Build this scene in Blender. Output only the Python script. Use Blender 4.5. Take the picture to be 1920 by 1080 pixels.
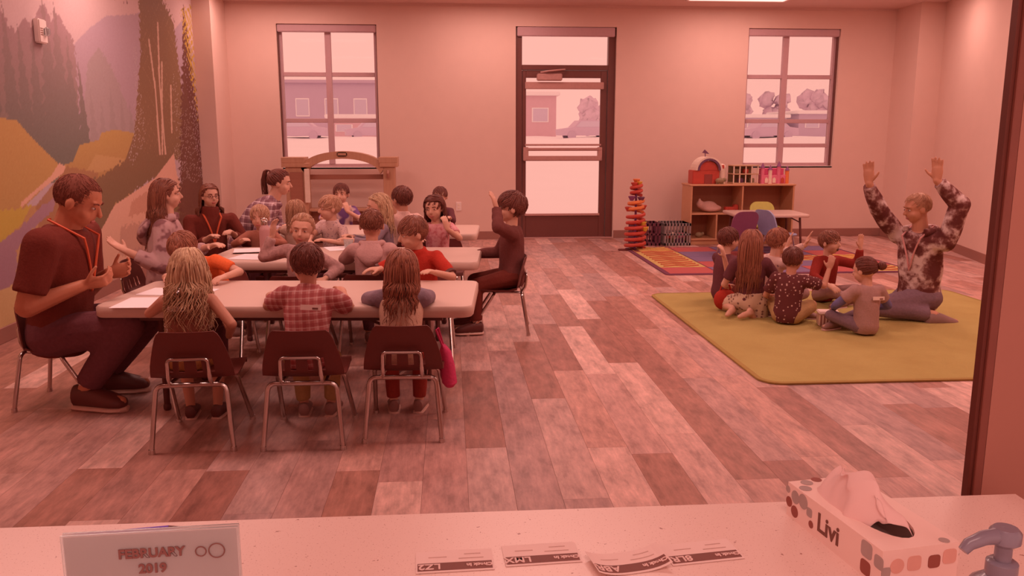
import bpy, bmesh, math, random
import numpy as np
from mathutils import Vector, Matrix, noise as mnoise

# ------------------------------------------------------------------ scene, camera, world, exposure
scn = bpy.context.scene
for o in list(bpy.data.objects): bpy.data.objects.remove(o)
COL = scn.collection
scn.view_settings.view_transform = 'Standard'
scn.view_settings.look = 'None'
scn.view_settings.gamma = 1.0
scn.view_settings.exposure = 0.0
scn.view_settings.use_curve_mapping = False
scn.cycles.use_denoising = True
scn.cycles.max_bounces = 8
scn.cycles.diffuse_bounces = 5
scn.cycles.sample_clamp_indirect = 6.0

YAW, PITCH, FPX, CAMH = 4.3, 10.4, 1550.0, 1.35
cd = bpy.data.cameras.new('camera')
cd.sensor_width = 36.0
cd.lens = FPX / 1920.0 * 36.0
cd.clip_start = 0.05; cd.clip_end = 400
cam = bpy.data.objects.new('camera', cd); COL.objects.link(cam)
cam.location = (0, 0, CAMH)
cam.rotation_euler = (math.radians(90 - PITCH), 0, math.radians(-YAW))
scn.camera = cam

LIGHT = (1.0, 0.575, 0.505)          # red colour cast put into the lamps, not the room's own light
world = bpy.data.worlds.new('sky'); scn.world = world
world.use_nodes = True
bg = world.node_tree.nodes['Background']
bg.inputs[0].default_value = (1.0, 0.455, 0.38, 1)
bg.inputs[1].default_value = 1.12
TROFFER_W = 28.0

rng = random.Random(7)
R = math.radians

# ------------------------------------------------------------------ colour and materials
def lin(c):
    c = c / 255.0
    return c / 12.92 if c <= 0.04045 else ((c + 0.055) / 1.055) ** 2.4
WHITE = [lin(v) for v in (242, 188, 177)]
def alb(rgb, k=0.9):
    return tuple(min(0.95, max(0.004, k * lin(v) / w)) for v, w in zip(rgb, WHITE)) + (1.0,)

MATS = {}
def newmat(name):
    m = bpy.data.materials.new(name); m.use_nodes = True
    nt = m.node_tree
    return m, nt, nt.nodes['Principled BSDF']
def N(nt, kind, **kw):
    n = nt.nodes.new(kind)
    for k, v in kw.items():
        if k in ('operation', 'blend_type', 'data_type', 'wave_type', 'feature', 'attribute_name', 'bands_direction', 'noise_dimensions', 'distance', 'interpolation'):
            setattr(n, k, v)
        else:
            n.inputs[k].default_value = v
    return n
def mixc(nt, fac, a, b):
    m = nt.nodes.new('ShaderNodeMix'); m.data_type = 'RGBA'
    for sock, val in ((m.inputs[0], fac), (m.inputs[6], a), (m.inputs[7], b)):
        if isinstance(val, bpy.types.NodeSocket): nt.links.new(val, sock)
        else: sock.default_value = val
    return m.outputs[2]
def texco(nt, scale=(1, 1, 1), rot=(0, 0, 0), out='Object'):
    t = nt.nodes.new('ShaderNodeTexCoord')
    mp = nt.nodes.new('ShaderNodeMapping')
    mp.inputs['Scale'].default_value = scale
    mp.inputs['Rotation'].default_value = rot
    nt.links.new(t.outputs[out], mp.inputs[0])
    return mp.outputs[0]
def noise(nt, vec, scale, detail=3, rough=0.55):
    n = nt.nodes.new('ShaderNodeTexNoise')
    n.inputs['Scale'].default_value = scale; n.inputs['Detail'].default_value = detail
    n.inputs['Roughness'].default_value = rough
    nt.links.new(vec, n.inputs['Vector'])
    return n.outputs[0]
def ramp(nt, val, stops, interp='LINEAR'):
    r = nt.nodes.new('ShaderNodeValToRGB'); r.color_ramp.interpolation = interp
    el = r.color_ramp.elements
    while len(el) < len(stops): el.new(0.5)
    for e, (p, c) in zip(el, stops):
        e.position = p; e.color = c if len(c) == 4 else tuple(c) + (1,)
    nt.links.new(val, r.inputs[0])
    return r.outputs[0]
def bump(nt, bs, h, strength, dist=0.01):
    b = nt.nodes.new('ShaderNodeBump')
    b.inputs['Strength'].default_value = strength; b.inputs['Distance'].default_value = dist
    nt.links.new(h, b.inputs['Height']); nt.links.new(b.outputs[0], bs.inputs['Normal'])
def shade(c, f): return tuple(min(.97, v * f) for v in c[:3]) + (1,)

def plain(name, rgb, rough=0.6, var=0.12, scale=30, bmp=0.0, metal=0.0, spec=0.4, stretch=(1, 1, 1), coat=0.0):
    if name in MATS: return MATS[name]
    m, nt, bs = newmat(name)
    c = alb(rgb)
    v = texco(nt, stretch)
    n = noise(nt, v, scale)
    col = mixc(nt, n, shade(c, 1 - var), shade(c, 1 + var))
    nt.links.new(col, bs.inputs['Base Color'])
    bs.inputs['Roughness'].default_value = rough
    bs.inputs['Metallic'].default_value = metal
    bs.inputs['Specular IOR Level'].default_value = spec
    if coat: bs.inputs['Coat Weight'].default_value = coat
    if bmp: bump(nt, bs, n, bmp)
    MATS[name] = m
    return m
def cloth(name, rgb, var=0.14, scale=90, bmp=0.25):
    return plain(name, rgb, rough=0.85, var=var, scale=scale, bmp=bmp, spec=0.15)
def wood(name, a, b, axis=2, rough=0.45):
    if name in MATS: return MATS[name]
    m, nt, bs = newmat(name)
    st = [14, 14, 14]; st[axis] = 1.2
    v = texco(nt, tuple(st))
    n = noise(nt, v, 3.0, 5)
    col = mixc(nt, n, alb(a), alb(b))
    nt.links.new(col, bs.inputs['Base Color']); bs.inputs['Roughness'].default_value = rough
    bump(nt, bs, n, 0.08)
    MATS[name] = m
    return m
def sinwave(nt, vec, axis, freq, phase=0.0):
    s = nt.nodes.new('ShaderNodeSeparateXYZ'); nt.links.new(vec, s.inputs[0])
    a = N(nt, 'ShaderNodeMath', operation='MULTIPLY_ADD'); nt.links.new(s.outputs[axis], a.inputs[0])
    a.inputs[1].default_value = freq; a.inputs[2].default_value = phase
    b = N(nt, 'ShaderNodeMath', operation='SINE'); nt.links.new(a.outputs[0], b.inputs[0])
    return b.outputs[0]
def step(nt, val, thr):
    g = N(nt, 'ShaderNodeMath', operation='GREATER_THAN'); nt.links.new(val, g.inputs[0]); g.inputs[1].default_value = thr
    return g.outputs[0]
def plaid(name, base, line, line2, freq=150, thr=0.2, axes=(0, 2)):
    if name in MATS: return MATS[name]
    m, nt, bs = newmat(name)
    v = texco(nt, (1, 1, 1), (0.08, 0.05, 0.1))
    c = mixc(nt, N(nt, 'ShaderNodeValue').outputs[0], alb(base), alb(base))
    half = 0.55
    for ax in axes:
        s = step(nt, sinwave(nt, v, ax, freq), thr)
        mu = N(nt, 'ShaderNodeMath', operation='MULTIPLY'); nt.links.new(s, mu.inputs[0]); mu.inputs[1].default_value = half
        c = mixc(nt, mu.outputs[0], c, alb(line))
        s = step(nt, sinwave(nt, v, ax, freq, 2.4), 0.93)
        mu = N(nt, 'ShaderNodeMath', operation='MULTIPLY'); nt.links.new(s, mu.inputs[0]); mu.inputs[1].default_value = 0.6
        c = mixc(nt, mu.outputs[0], c, alb(line2))
    nt.links.new(c, bs.inputs['Base Color']); bs.inputs['Roughness'].default_value = 0.85
    bs.inputs['Specular IOR Level'].default_value = 0.15
    bump(nt, bs, noise(nt, v, 40), 0.2)
    MATS[name] = m
    return m
def dotted(name, base, dot, scale=45, size=0.32, jitter=1.0):
    if name in MATS: return MATS[name]
    m, nt, bs = newmat(name)
    v = texco(nt)
    vo = nt.nodes.new('ShaderNodeTexVoronoi'); vo.inputs['Scale'].default_value = scale; vo.inputs['Randomness'].default_value = jitter
    nt.links.new(v, vo.inputs['Vector'])
    s = step(nt, vo.outputs['Distance'], size)
    c = mixc(nt, s, alb(dot), alb(base))
    nt.links.new(c, bs.inputs['Base Color']); bs.inputs['Roughness'].default_value = 0.85
    bs.inputs['Specular IOR Level'].default_value = 0.15
    MATS[name] = m
    return m
def blotch(name, stops, scale=12, detail=3, rough=0.85):
    if name in MATS: return MATS[name]
    m, nt, bs = newmat(name)
    n = noise(nt, texco(nt), scale, detail, 0.6)
    c = ramp(nt, n, [(p, alb(k)) for p, k in stops], 'LINEAR')
    nt.links.new(c, bs.inputs['Base Color']); bs.inputs['Roughness'].default_value = rough
    bs.inputs['Specular IOR Level'].default_value = 0.15
    bump(nt, bs, noise(nt, texco(nt), 60), 0.2)
    MATS[name] = m
    return m
def emit(name, col, strength):
    m, nt, bs = newmat(name)
    bs.inputs['Base Color'].default_value = (.8, .8, .8, 1)
    bs.inputs['Emission Color'].default_value = tuple(col) + (1,)
    bs.inputs['Emission Strength'].default_value = strength
    return m
def hairmat(name, dark, light, rough=0.45):
    if name in MATS: return MATS[name]
    m, nt, bs = newmat(name)
    at = nt.nodes.new('ShaderNodeAttribute'); at.attribute_name = 'tone'
    n = noise(nt, texco(nt, (1, 1, .25)), 120, 2)
    ad = N(nt, 'ShaderNodeMath', operation='MULTIPLY_ADD'); nt.links.new(n, ad.inputs[0]); ad.inputs[1].default_value = .5
    nt.links.new(at.outputs['Fac'], ad.inputs[2])
    sb = N(nt, 'ShaderNodeMath', operation='SUBTRACT'); nt.links.new(ad.outputs[0], sb.inputs[0]); sb.inputs[1].default_value = .25
    c = mixc(nt, sb.outputs[0], alb(dark), alb(light))
    nt.links.new(c, bs.inputs['Base Color']); bs.inputs['Roughness'].default_value = rough
    bs.inputs['Specular IOR Level'].default_value = 0.3
    MATS[name] = m
    return m

# ------------------------------------------------------------------ geometry helpers
def vec(*a): return np.array(a, float)
def crs(a, b): return np.array((a[1] * b[2] - a[2] * b[1], a[2] * b[0] - a[0] * b[2], a[0] * b[1] - a[1] * b[0]))
def unit(v):
    v = np.asarray(v, float); n = math.sqrt(float(np.dot(v, v)))
    return v / n if n > 1e-9 else vec(0, 0, 1)
def frame(d, ref=None):
    d = unit(d)
    ref = vec(0, 0, 1) if ref is None else ref
    if abs(np.dot(d, unit(ref))) > 0.97: ref = vec(0, 1, 0) if abs(d[1]) < .9 else vec(1, 0, 0)
    x = unit(crs(ref, d)); y = crs(d, x)
    return x, y, d

class Shell:
    def __init__(s): s.v = []; s.f = []; s.n = 0; s.mi = []; s.cur = 0; s.tone = []; s.t = .5
    def add(s, v, f):
        s.v.extend([tuple(p) for p in v]); s.f.extend([tuple(i + s.n for i in q) for q in f])
        s.mi.extend([s.cur] * len(f)); s.tone.extend([s.t] * len(v)); s.n += len(v)
    def rings(s, rs, cap=True):
        k = len(rs[0]); v = [p for r in rs for p in r]; f = []
        for i in range(len(rs) - 1):
            for j in range(k):
                f.append((i * k + j, i * k + (j + 1) % k, (i + 1) * k + (j + 1) % k, (i + 1) * k + j))
        if cap:
            f.append(tuple(range(k))[::-1]); f.append(tuple((len(rs) - 1) * k + j for j in range(k)))
        s.add(v, f)
    def capsule(s, p0, p1, r0, r1=None, seg=10, cap=3):
        r1 = r0 if r1 is None else r1
        p0 = np.asarray(p0, float); p1 = np.asarray(p1, float)
        x, y, d = frame(p1 - p0)
        cs = [(math.cos(2 * math.pi * j / seg), math.sin(2 * math.pi * j / seg)) for j in range(seg)]
        rs = []
        for i in range(cap):
            a = math.pi / 2 * (1 - (i + .25) / cap)
            rs.append([p0 - d * r0 * math.sin(a) + r0 * math.cos(a) * (x * c + y * q) for c, q in cs])
        rs.append([p0 + r0 * (x * c + y * q) for c, q in cs])
        rs.append([p1 + r1 * (x * c + y * q) for c, q in cs])
        for i in range(cap):
            a = math.pi / 2 * (i + .75) / cap
            rs.append([p1 + d * r1 * math.sin(a) + r1 * math.cos(a) * (x * c + y * q) for c, q in cs])
        s.rings(rs)
    def frust(s, p0, p1, r0, r1, seg=12):
        p0 = np.asarray(p0, float); p1 = np.asarray(p1, float)
        x, y, d = frame(p1 - p0)
        cs = [(math.cos(2 * math.pi * j / seg), math.sin(2 * math.pi * j / seg)) for j in range(seg)]
        s.rings([[p + r * (x * c + y * q) for c, q in cs] for p, r in ((p0, r0), (p1, r1))])
    def ell(s, c, rad, axes=None, seg=14, nr=9):
        c = np.asarray(c, float)
        ax = np.eye(3) if axes is None else np.asarray(axes)
        rs = []
        for i in range(nr):
            a = -math.pi / 2 + math.pi * (i + .5) / nr
            rs.append([c + ax[0] * rad[0] * math.cos(a) * math.cos(2 * math.pi * j / seg) + ax[1] * rad[1] * math.cos(a) * math.sin(2 * math.pi * j / seg) + ax[2] * rad[2] * math.sin(a) for j in range(seg)])
        s.rings(rs)
    def loft(s, secs, seg=18):
        # secs: (centre, xaxis, yaxis, rx, ry)
        s.rings([[np.asarray(c) + x * rx * math.cos(2 * math.pi * j / seg) + y * ry * math.sin(2 * math.pi * j / seg) for j in range(seg)] for c, x, y, rx, ry in secs])
    def tube(s, pts, r, seg=8, r_end=None):
        pts = [np.asarray(p, float) for p in pts]; rs = []
        n = len(pts); px = None
        for i, p in enumerate(pts):
            d = pts[min(i + 1, n - 1)] - pts[max(i - 1, 0)]
            x, y, d = frame(d) if px is None else frame(d, px)
            if px is not None:
                x = unit(px - d * np.dot(px, d)); y = crs(d, x)
            px = x
            rr = r if r_end is None else r + (r_end - r) * i / max(1, n - 1)
            if i == 0: cc = np.cos(2 * math.pi * np.arange(seg) / seg)[:, None]; ss = np.sin(2 * math.pi * np.arange(seg) / seg)[:, None]
            rs.append((p + rr * (cc * x + ss * y)).tolist())
        s.rings(rs)
    def box(s, c, size, bev=0.0, rot=0.0):
        bm = bmesh.new(); bmesh.ops.create_cube(bm, size=1)
        for v in bm.verts: v.co = Vector((v.co.x * size[0], v.co.y * size[1], v.co.z * size[2]))
        if bev: bmesh.ops.bevel(bm, geom=bm.edges[:], offset=bev, segments=2 if bev > .004 else 1, affect='EDGES')
        M = Matrix.Translation(c) @ Matrix.Rotation(rot, 4, 'Z')
        bm.verts.index_update()
        s.add([tuple(M @ v.co) for v in bm.verts], [tuple(v.index for v in f.verts) for f in bm.faces]); bm.free()
    def b2(s, x0, x1, y0, y1, z0, z1, bev=0.0):
        s.box(((x0 + x1) / 2, (y0 + y1) / 2, (z0 + z1) / 2), (abs(x1 - x0), abs(y1 - y0), abs(z1 - z0)), bev)
    def poly(s, pts2, h0, h1, plane='xz', off=0.0):
        # extrude a 2-D outline; plane 'xz' extrudes along y from h0 to h1, 'xy' along z, 'yz' along x
        def P(a, b, h): return (a, h, b) if plane == 'xz' else ((a, b, h) if plane == 'xy' else (h, a, b))
        k = len(pts2)
        v = [P(a, b, h0) for a, b in pts2] + [P(a, b, h1) for a, b in pts2]
        f = [tuple(range(k)), tuple(range(2 * k - 1, k - 1, -1))]
        for j in range(k): f.append((j, k + j, k + (j + 1) % k, (j + 1) % k))
        s.add(v, f)
    def mesh(s, name='m', smooth=True):
        me = bpy.data.meshes.new(name)
        me.from_pydata(s.v, [], s.f)
        if any(s.mi): me.polygons.foreach_set('material_index', s.mi)
        if smooth: me.polygons.foreach_set('use_smooth', [True] * len(s.f))
        return me
def fixn(me):
    bm = bmesh.new(); bm.from_mesh(me)
    bmesh.ops.recalc_face_normals(bm, faces=bm.faces[:]); bm.to_mesh(me); bm.free()
    return me

def obj(name, shell, mat, parent=None, smooth=False, loc=None, rz=0.0, angle=True):
    me = shell.mesh(name, smooth) if isinstance(shell, Shell) else shell
    if isinstance(shell, Shell): fixn(me)
    o = bpy.data.objects.new(name, me); COL.objects.link(o)
    for m in (mat if isinstance(mat, (list, tuple)) else [mat]):
        me.materials.append(m)
    if smooth and angle:
        me.polygons.foreach_set('use_smooth', [True] * len(me.polygons))
        try: me.set_sharp_from_angle(angle=R(45))
        except Exception: pass
    if parent is not None: o.parent = parent
    if loc is not None: o.location = loc
    if rz: o.rotation_euler = (0, 0, rz)
    return o
def tag(o, label, cat, group=None):
    o['label'] = label; o['category'] = cat
    if group: o['group'] = group
    return o
def thing(name, label, cat, loc=(0, 0, 0), rz=0.0, group=None):
    o = bpy.data.objects.new(name, None); COL.objects.link(o)
    o.empty_display_size = .1
    o.location = loc; o.rotation_euler = (0, 0, rz)
    return tag(o, label, cat, group)
def struct(name, shell, mat, parent=None, **kw):
    o = obj(name, shell, mat, parent, **kw)
    if parent is None: o['kind'] = 'structure'
    return o
def dup(root, loc, rz, label):
    r = root.copy(); COL.objects.link(r); r.location = loc; r.rotation_euler = (0, 0, rz); r['label'] = label
    for ch in list(root.children):
        c = ch.copy(); COL.objects.link(c); c.parent = r
        for g in list(ch.children):
            d = g.copy(); COL.objects.link(d); d.parent = c
    return r
def text_mesh(body, size, bold=0.0, extrude=0.0004):
    cu = bpy.data.curves.new('lettering', 'FONT'); cu.body = body; cu.size = size; cu.extrude = extrude
    cu.offset = bold; cu.align_x = 'CENTER'; cu.align_y = 'CENTER'
    t = bpy.data.objects.new('lettering', cu); COL.objects.link(t)
    dg = bpy.context.evaluated_depsgraph_get()
    me = bpy.data.meshes.new_from_object(t.evaluated_get(dg))
    bpy.data.objects.remove(t); bpy.data.curves.remove(cu)
    return me
def remesh(shell, voxel, smooth=2, dec=1.0, name='m'):
    me = fixn(shell.mesh(name, False))
    o = bpy.data.objects.new('tmp', me); COL.objects.link(o)
    md = o.modifiers.new('r', 'REMESH'); md.mode = 'VOXEL'; md.voxel_size = voxel; md.use_smooth_shade = True
    if smooth:
        sm = o.modifiers.new('s', 'SMOOTH'); sm.factor = .5; sm.iterations = smooth
    if dec < 1:
        d = o.modifiers.new('d', 'DECIMATE'); d.ratio = dec
    dg = bpy.context.evaluated_depsgraph_get()
    out = bpy.data.meshes.new_from_object(o.evaluated_get(dg))
    bpy.data.objects.remove(o); bpy.data.meshes.remove(me)
    out.polygons.foreach_set('use_smooth', [True] * len(out.polygons))
    out.name = name
    return out

#@@STRUCTURE
# ------------------------------------------------------------------ the room
YB, XL, ZC = 10.97, -2.97, 3.0
M_wall = plain('wall_paint', (226, 152, 134), rough=0.75, var=0.03, scale=6, spec=0.2)
M_wall_dark = plain('office_wall_paint', (172, 92, 76), rough=0.6, var=0.03, scale=5, spec=0.2)
M_ceil = plain('ceiling_tile', (222, 150, 135), rough=0.9, var=0.05, scale=80, spec=0.1)
M_base = plain('baseboard_rubber', (156, 84, 70), rough=0.5, var=0.05)
M_slab = plain('subfloor', (166, 96, 82))
M_darkmetal = plain('dark_bronze_metal', (112, 48, 40), rough=0.4, var=0.06, spec=0.5)
M_framemetal = plain('window_frame_metal', (196, 124, 120), rough=0.45, var=0.05)
M_white = plain('white_plastic', (238, 172, 158), rough=0.45, var=0.03)
M_chrome = plain('chrome_tube', (205, 150, 138), rough=0.22, var=0.03, metal=1.0)
M_black = plain('black_plastic', (104, 34, 27), rough=0.5, var=0.06, scale=60, bmp=0.05)
M_dark = plain('dark_steel', (96, 36, 30), rough=0.45)
def glassmat():
    m, nt, bs = newmat('window_glass')
    g = nt.nodes.new('ShaderNodeBsdfGlossy'); g.inputs['Roughness'].default_value = .02
    t = nt.nodes.new('ShaderNodeBsdfTransparent'); t.inputs[0].default_value = (.97, .97, .97, 1)
    fr = nt.nodes.new('ShaderNodeFresnel'); fr.inputs[0].default_value = 1.07
    mx = nt.nodes.new('ShaderNodeMixShader')
    nt.links.new(fr.outputs[0], mx.inputs[0]); nt.links.new(t.outputs[0], mx.inputs[1]); nt.links.new(g.outputs[0], mx.inputs[2])
    nt.links.new(mx.outputs[0], nt.nodes['Material Output'].inputs[0])
    return m
M_glass = glassmat()

# floor with separate vinyl planks
def plankmat(name, by_attr):
    m, nt, bs = newmat(name)
    if by_attr:
        a = nt.nodes.new('ShaderNodeAttribute'); a.attribute_name = 'tone'; rnd = a.outputs['Fac']
    else:
        a = nt.nodes.new('ShaderNodeObjectInfo'); rnd = a.outputs['Random']
    base = ramp(nt, rnd, [(0, alb((176, 98, 82))), (.2, alb((160, 84, 70))), (.4, alb((204, 122, 106))), (.55, alb((172, 104, 94))), (.75, alb((218, 138, 122))), (.9, alb((186, 110, 98))), (1, alb((196, 114, 98)))])
    tc = nt.nodes.new('ShaderNodeTexCoord')
    off = N(nt, 'ShaderNodeVectorMath', operation='MULTIPLY_ADD')
    cmb = nt.nodes.new('ShaderNodeCombineXYZ')
    for i in range(3): nt.links.new(rnd, cmb.inputs[i])
    nt.links.new(cmb.outputs[0], off.inputs[0]); off.inputs[1].default_value = (31, 57, 13)
    nt.links.new(tc.outputs['Object'], off.inputs[2])
    mp = nt.nodes.new('ShaderNodeMapping'); mp.inputs['Scale'].default_value = (1.0, .32, 1); nt.links.new(off.outputs[0], mp.inputs[0])
    n1 = noise(nt, mp.outputs[0], 16, 6, .68)
    mp2 = nt.nodes.new('ShaderNodeMapping'); mp2.inputs['Scale'].default_value = (1.0, .12, 1); nt.links.new(off.outputs[0], mp2.inputs[0])
    n2 = noise(nt, mp2.outputs[0], 60, 4, .6)
    f1 = ramp(nt, n1, [(.34, (0.70, .68, .68, 1)), (.47, (.95, .95, .95, 1)), (.56, (1.08, 1.08, 1.08, 1)), (.68, (1.28, 1.28, 1.28, 1))])
    f2 = ramp(nt, n2, [(.3, (.86, .86, .86, 1)), (.7, (1.1, 1.1, 1.1, 1))])
    def mul(a, b):
        x = nt.nodes.new('ShaderNodeMix'); x.data_type = 'RGBA'; x.blend_type = 'MULTIPLY'; x.inputs[0].default_value = 1
        nt.links.new(a, x.inputs[6]); nt.links.new(b, x.inputs[7]); return x.outputs[2]
    nt.links.new(mul(mul(base, f1), f2), bs.inputs['Base Color'])
    bs.inputs['Roughness'].default_value = .42; bs.inputs['Specular IOR Level'].default_value = .35
    bump(nt, bs, n2, .06)
    return m
M_plank = plankmat('vinyl_plank', False)
M_plank_far = plankmat('vinyl_plank_far', True)
s = Shell(); s.b2(-3.1, 6.9, -1.5, YB + .15, -.08, -.006)
floor = struct('floor', s, M_slab)
PW, PL = 0.178, 1.22
bm = bmesh.new(); bmesh.ops.create_cube(bm, size=1)
for v in bm.verts: v.co = Vector((v.co.x * (PW - .0007), v.co.y * (PL - .0007), v.co.z * .006 - .003))
bmesh.ops.bevel(bm, geom=[e for e in bm.edges if all(v.co.z > -.001 for v in e.verts)], offset=.0004, segments=1, affect='EDGES')
plank_me = bpy.data.meshes.new('plank'); bm.to_mesh(plank_me); bm.free(); plank_me.materials.append(M_plank)
planks = []
nx = int((6.5 - XL) / PW) + 1
for i in range(nx):
    x = XL + PW * (i + .5)
    y = 0.95 - rng.random() * PL
    while y < YB:
        y1 = min(y + PL, YB)
        yc, xc = (y + y1) / 2, x
        inview = -.60 * yc - .6 < xc < .95 * yc + .6 and xc < 3.83 + (yc + .7 - 1.2) * .263 + .1 and y1 > 1.2
        if inview and y1 - y > .05: planks.append((x, y, y1))
        y += PL
planks.sort(key=lambda p: (p[1] + p[2]) / 2 + (0 if -.56 * p[2] < p[0] < .74 * p[2] else 20))
far = Shell()
for k, (x, y, y1) in enumerate(planks):
    if k < 300:
        o = bpy.data.objects.new('plank', plank_me); COL.objects.link(o)
        o.parent = floor; o.location = (x, (y + y1) / 2, 0); o.scale = (1, (y1 - y) / PL, 1)
    else:
        far.t = rng.random(); far.box((x, (y + y1) / 2, -.003), (PW - .0007, y1 - y - .0007, .006), .0004)
if far.n:
    o = obj('plank_field', far, M_plank_far, floor); o['kind'] = 'stuff'
    at = o.data.attributes.new('tone', 'FLOAT', 'POINT'); at.data.foreach_set('value', far.tone)

s = Shell(); s.b2(-3.3, 6.9, -1.5, YB + .2, ZC, ZC + .12)
struct('ceiling', s, M_ceil)
s = Shell(); s.b2(-2.97, 6.3, YB - .012, YB, ZC - .03, ZC); struct('trim_1', s, M_ceil)

# back wall with three openings
W1 = (-2.143, -.897, .95, 2.74); W2 = (3.933, 5.177, .95, 2.74); DR = (.874, 2.185, 0, 2.735)
s = Shell()
xs = [-3.2, W1[0], W1[1], DR[0], DR[1], W2[0], W2[1], 6.6]
for a, b in ((0, 1), (2, 3), (4, 5), (6, 7)): s.b2(xs[a], xs[b], YB, YB + .2, 0, ZC)
for w in (W1, W2, DR):
    s.b2(w[0], w[1], YB, YB + .2, w[3], ZC)
    if w[2] > 0: s.b2(w[0], w[1], YB, YB + .2, 0, w[2])
struct('wall_back', s, M_wall)
s = Shell(); s.b2(XL - .15, XL, .9, 10.3, 0, ZC)
wall_left = struct('wall_left', s, M_wall)
s = Shell(); s.b2(XL - .15, -2.76, 10.3, YB, 0, ZC); struct('wall_corner_left', s, M_wall)
s = Shell(); s.b2(5.92, 6.6, 10.39, YB, 0, ZC); struct('wall_corner_right', s, M_wall)
RW0, RW1 = (6.25, 10.4), (3.83, 1.2)
s = Shell(); s.poly([RW0, RW1, (RW1[0] + .15, RW1[1]), (RW0[0] + .15, RW0[1])], 0, ZC, 'xy'); struct('wall_right', s, M_wall)
# baseboards
bh = .105
s = Shell()
for a, b in ((-2.76, DR[0] - .01), (DR[1] + .01, 5.92)): s.b2(a, b, YB - .014, YB, 0, bh, .003)
struct('baseboard_back', s, M_base)
s = Shell(); s.b2(XL, XL + .014, .95, 10.29, 0, bh, .003); struct('baseboard_left', s, M_base)
s = Shell(); s.b2(XL + .014, -2.746, 10.286, 10.3, 0, bh, .003); s.b2(-2.76, -2.746, 10.3, YB - .014, 0, bh, .003); struct('baseboard_column_left', s, M_base)
s = Shell(); s.b2(5.906, 6.25, 10.376, 10.39, 0, bh, .003); s.b2(5.906, 5.92, 10.39, YB - .014, 0, bh, .003); struct('baseboard_column_right', s, M_base)
s = Shell(); s.poly([(6.25 - .014, 10.376), (RW1[0] - .014, RW1[1]), RW1, (6.25, 10.39)], 0, bh, 'xy'); struct('baseboard_right', s, M_base)

# ---- windows
def window(name, w, vbars, hbars, low):
    x0, x1, z0, z1 = w
    e = Shell(); yf = YB + .10
    f = .045
    e.b2(x0, x0 + f, yf, yf + .06, z0, z1, .004); e.b2(x1 - f, x1, yf, yf + .06, z0, z1, .004)
    e.b2(x0 + f, x1 - f, yf, yf + .06, z0, z0 + f, .004); e.b2(x0 + f, x1 - f, yf, yf + .06, z1 - f, z1, .004)
    fr = struct(name, e, M_framemetal)
    for xb, wd in vbars:
        e = Shell(); e.b2(xb - wd / 2, xb + wd / 2, yf - .01, yf + .05, z0 + f, z1 - f, .004); obj('mullion', e, M_framemetal, fr)
    zs = [z0 + f] + hbars + [z1 - f]; xq = [x0 + f] + [v[0] for v in vbars] + [x1 - f]
    for zb in hbars:
        e = Shell(); e.b2(x0 + f, x1 - f, yf, yf + .05, zb - .026, zb + .026, .004); obj('glazing_bar', e, M_framemetal, fr)
    for i in range(len(xq) - 1):
        for j in range(len(zs) - 1):
            e = Shell(); e.b2(xq[i], xq[i + 1], yf + .025, yf + .031, zs[j], zs[j + 1]); obj('pane', e, M_glass, fr)
    e = Shell(); e.b2(x0, x1, YB + .0, yf + .02, z0 - .02, z0 + .004, .003); obj('window_sill', e, M_white, fr)
    e = Shell(); e.b2(x0 + .005, x1 - .005, YB + .02, YB + .095, z1 - .095, z1 - .004, .008); obj('blind_cassette', e, M_framemetal, fr)
    e = Shell()
    for q in (x0 + .006, x1 - .012): e.b2(q, q + .008, YB + .05, yf, z0 + .01, z1 - .09)
    obj('blind_guide', e, M_darkmetal, fr)
    return fr
window('window_1', W1, [(-1.523, .075)], [2.13, 1.549], False)
window('window_2', W2, [(4.483, .075)], [2.13, 1.55, 1.227], True)

# ---- glazed door with transom
s = Shell(); yf = YB + .05
x0, x1, z1 = DR[0], DR[1], DR[3]
s.b2(x0, x0 + .085, yf, yf + .1, 0, z1, .004); s.b2(x1 - .095, x1, yf, yf + .1, 0, z1, .004)
s.b2(x0 + .085, x1 - .095, yf, yf + .1, 2.20, 2.262, .004); s.b2(x0 + .085, x1 - .095, yf, yf + .1, z1 - .05, z1, .004)
door = struct('door_1', s, M_darkmetal)
dx0, dx1 = x0 + .09, x1 - .1
s = Shell(); s.b2(x0 + .08, x1 - .09, yf + .05, yf + .056, 2.255, z1 - .04); obj('transom_pane', s, M_glass, door)
s = Shell(); s.b2(x0 + .02, x1 - .02, YB + .005, YB + .049, z1 - .12, z1 - .004, .008); obj('blind_cassette', s, M_framemetal, door)
s = Shell()
s.b2(dx0, dx0 + .05, yf + .02, yf + .065, .005, 2.195, .004); s.b2(dx1 - .085, dx1, yf + .02, yf + .065, .005, 2.195, .004)
s.b2(dx0 + .05, dx1 - .085, yf + .02, yf + .065, .005, .30, .004); s.b2(dx0 + .05, dx1 - .085, yf + .02, yf + .065, 2.10, 2.195, .004)
leaf = obj('door_leaf', s, M_darkmetal, door)
s = Shell(); s.b2(dx0 + .045, dx1 - .08, yf + .04, yf + .046, .29, 2.11); obj('pane', s, M_glass, leaf)
M_alum = plain('satin_bar', (190, 112, 100), rough=.4)
s = Shell(); s.b2(dx0 + .035, dx1 - .05, yf - .02, yf + .02, 1.955, 2.045, .006); obj('blind_box', s, M_alum, leaf)
s = Shell(); s.b2(dx0 + .04, dx1 - .06, yf - .045, yf - .005, 1.16, 1.20, .012); s.b2(dx0 + .01, dx1 - .07, yf - .06, yf + .0, 1.03, 1.095, .01)
s.b2(dx0 + .01, dx0 + .08, yf - .04, yf + .02, 1.03, 1.21, .006); s.b2(dx1 - .12, dx1 - .06, yf - .04, yf + .02, 1.03, 1.21, .006)
obj('push_bar', s, M_alum, leaf)
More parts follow.
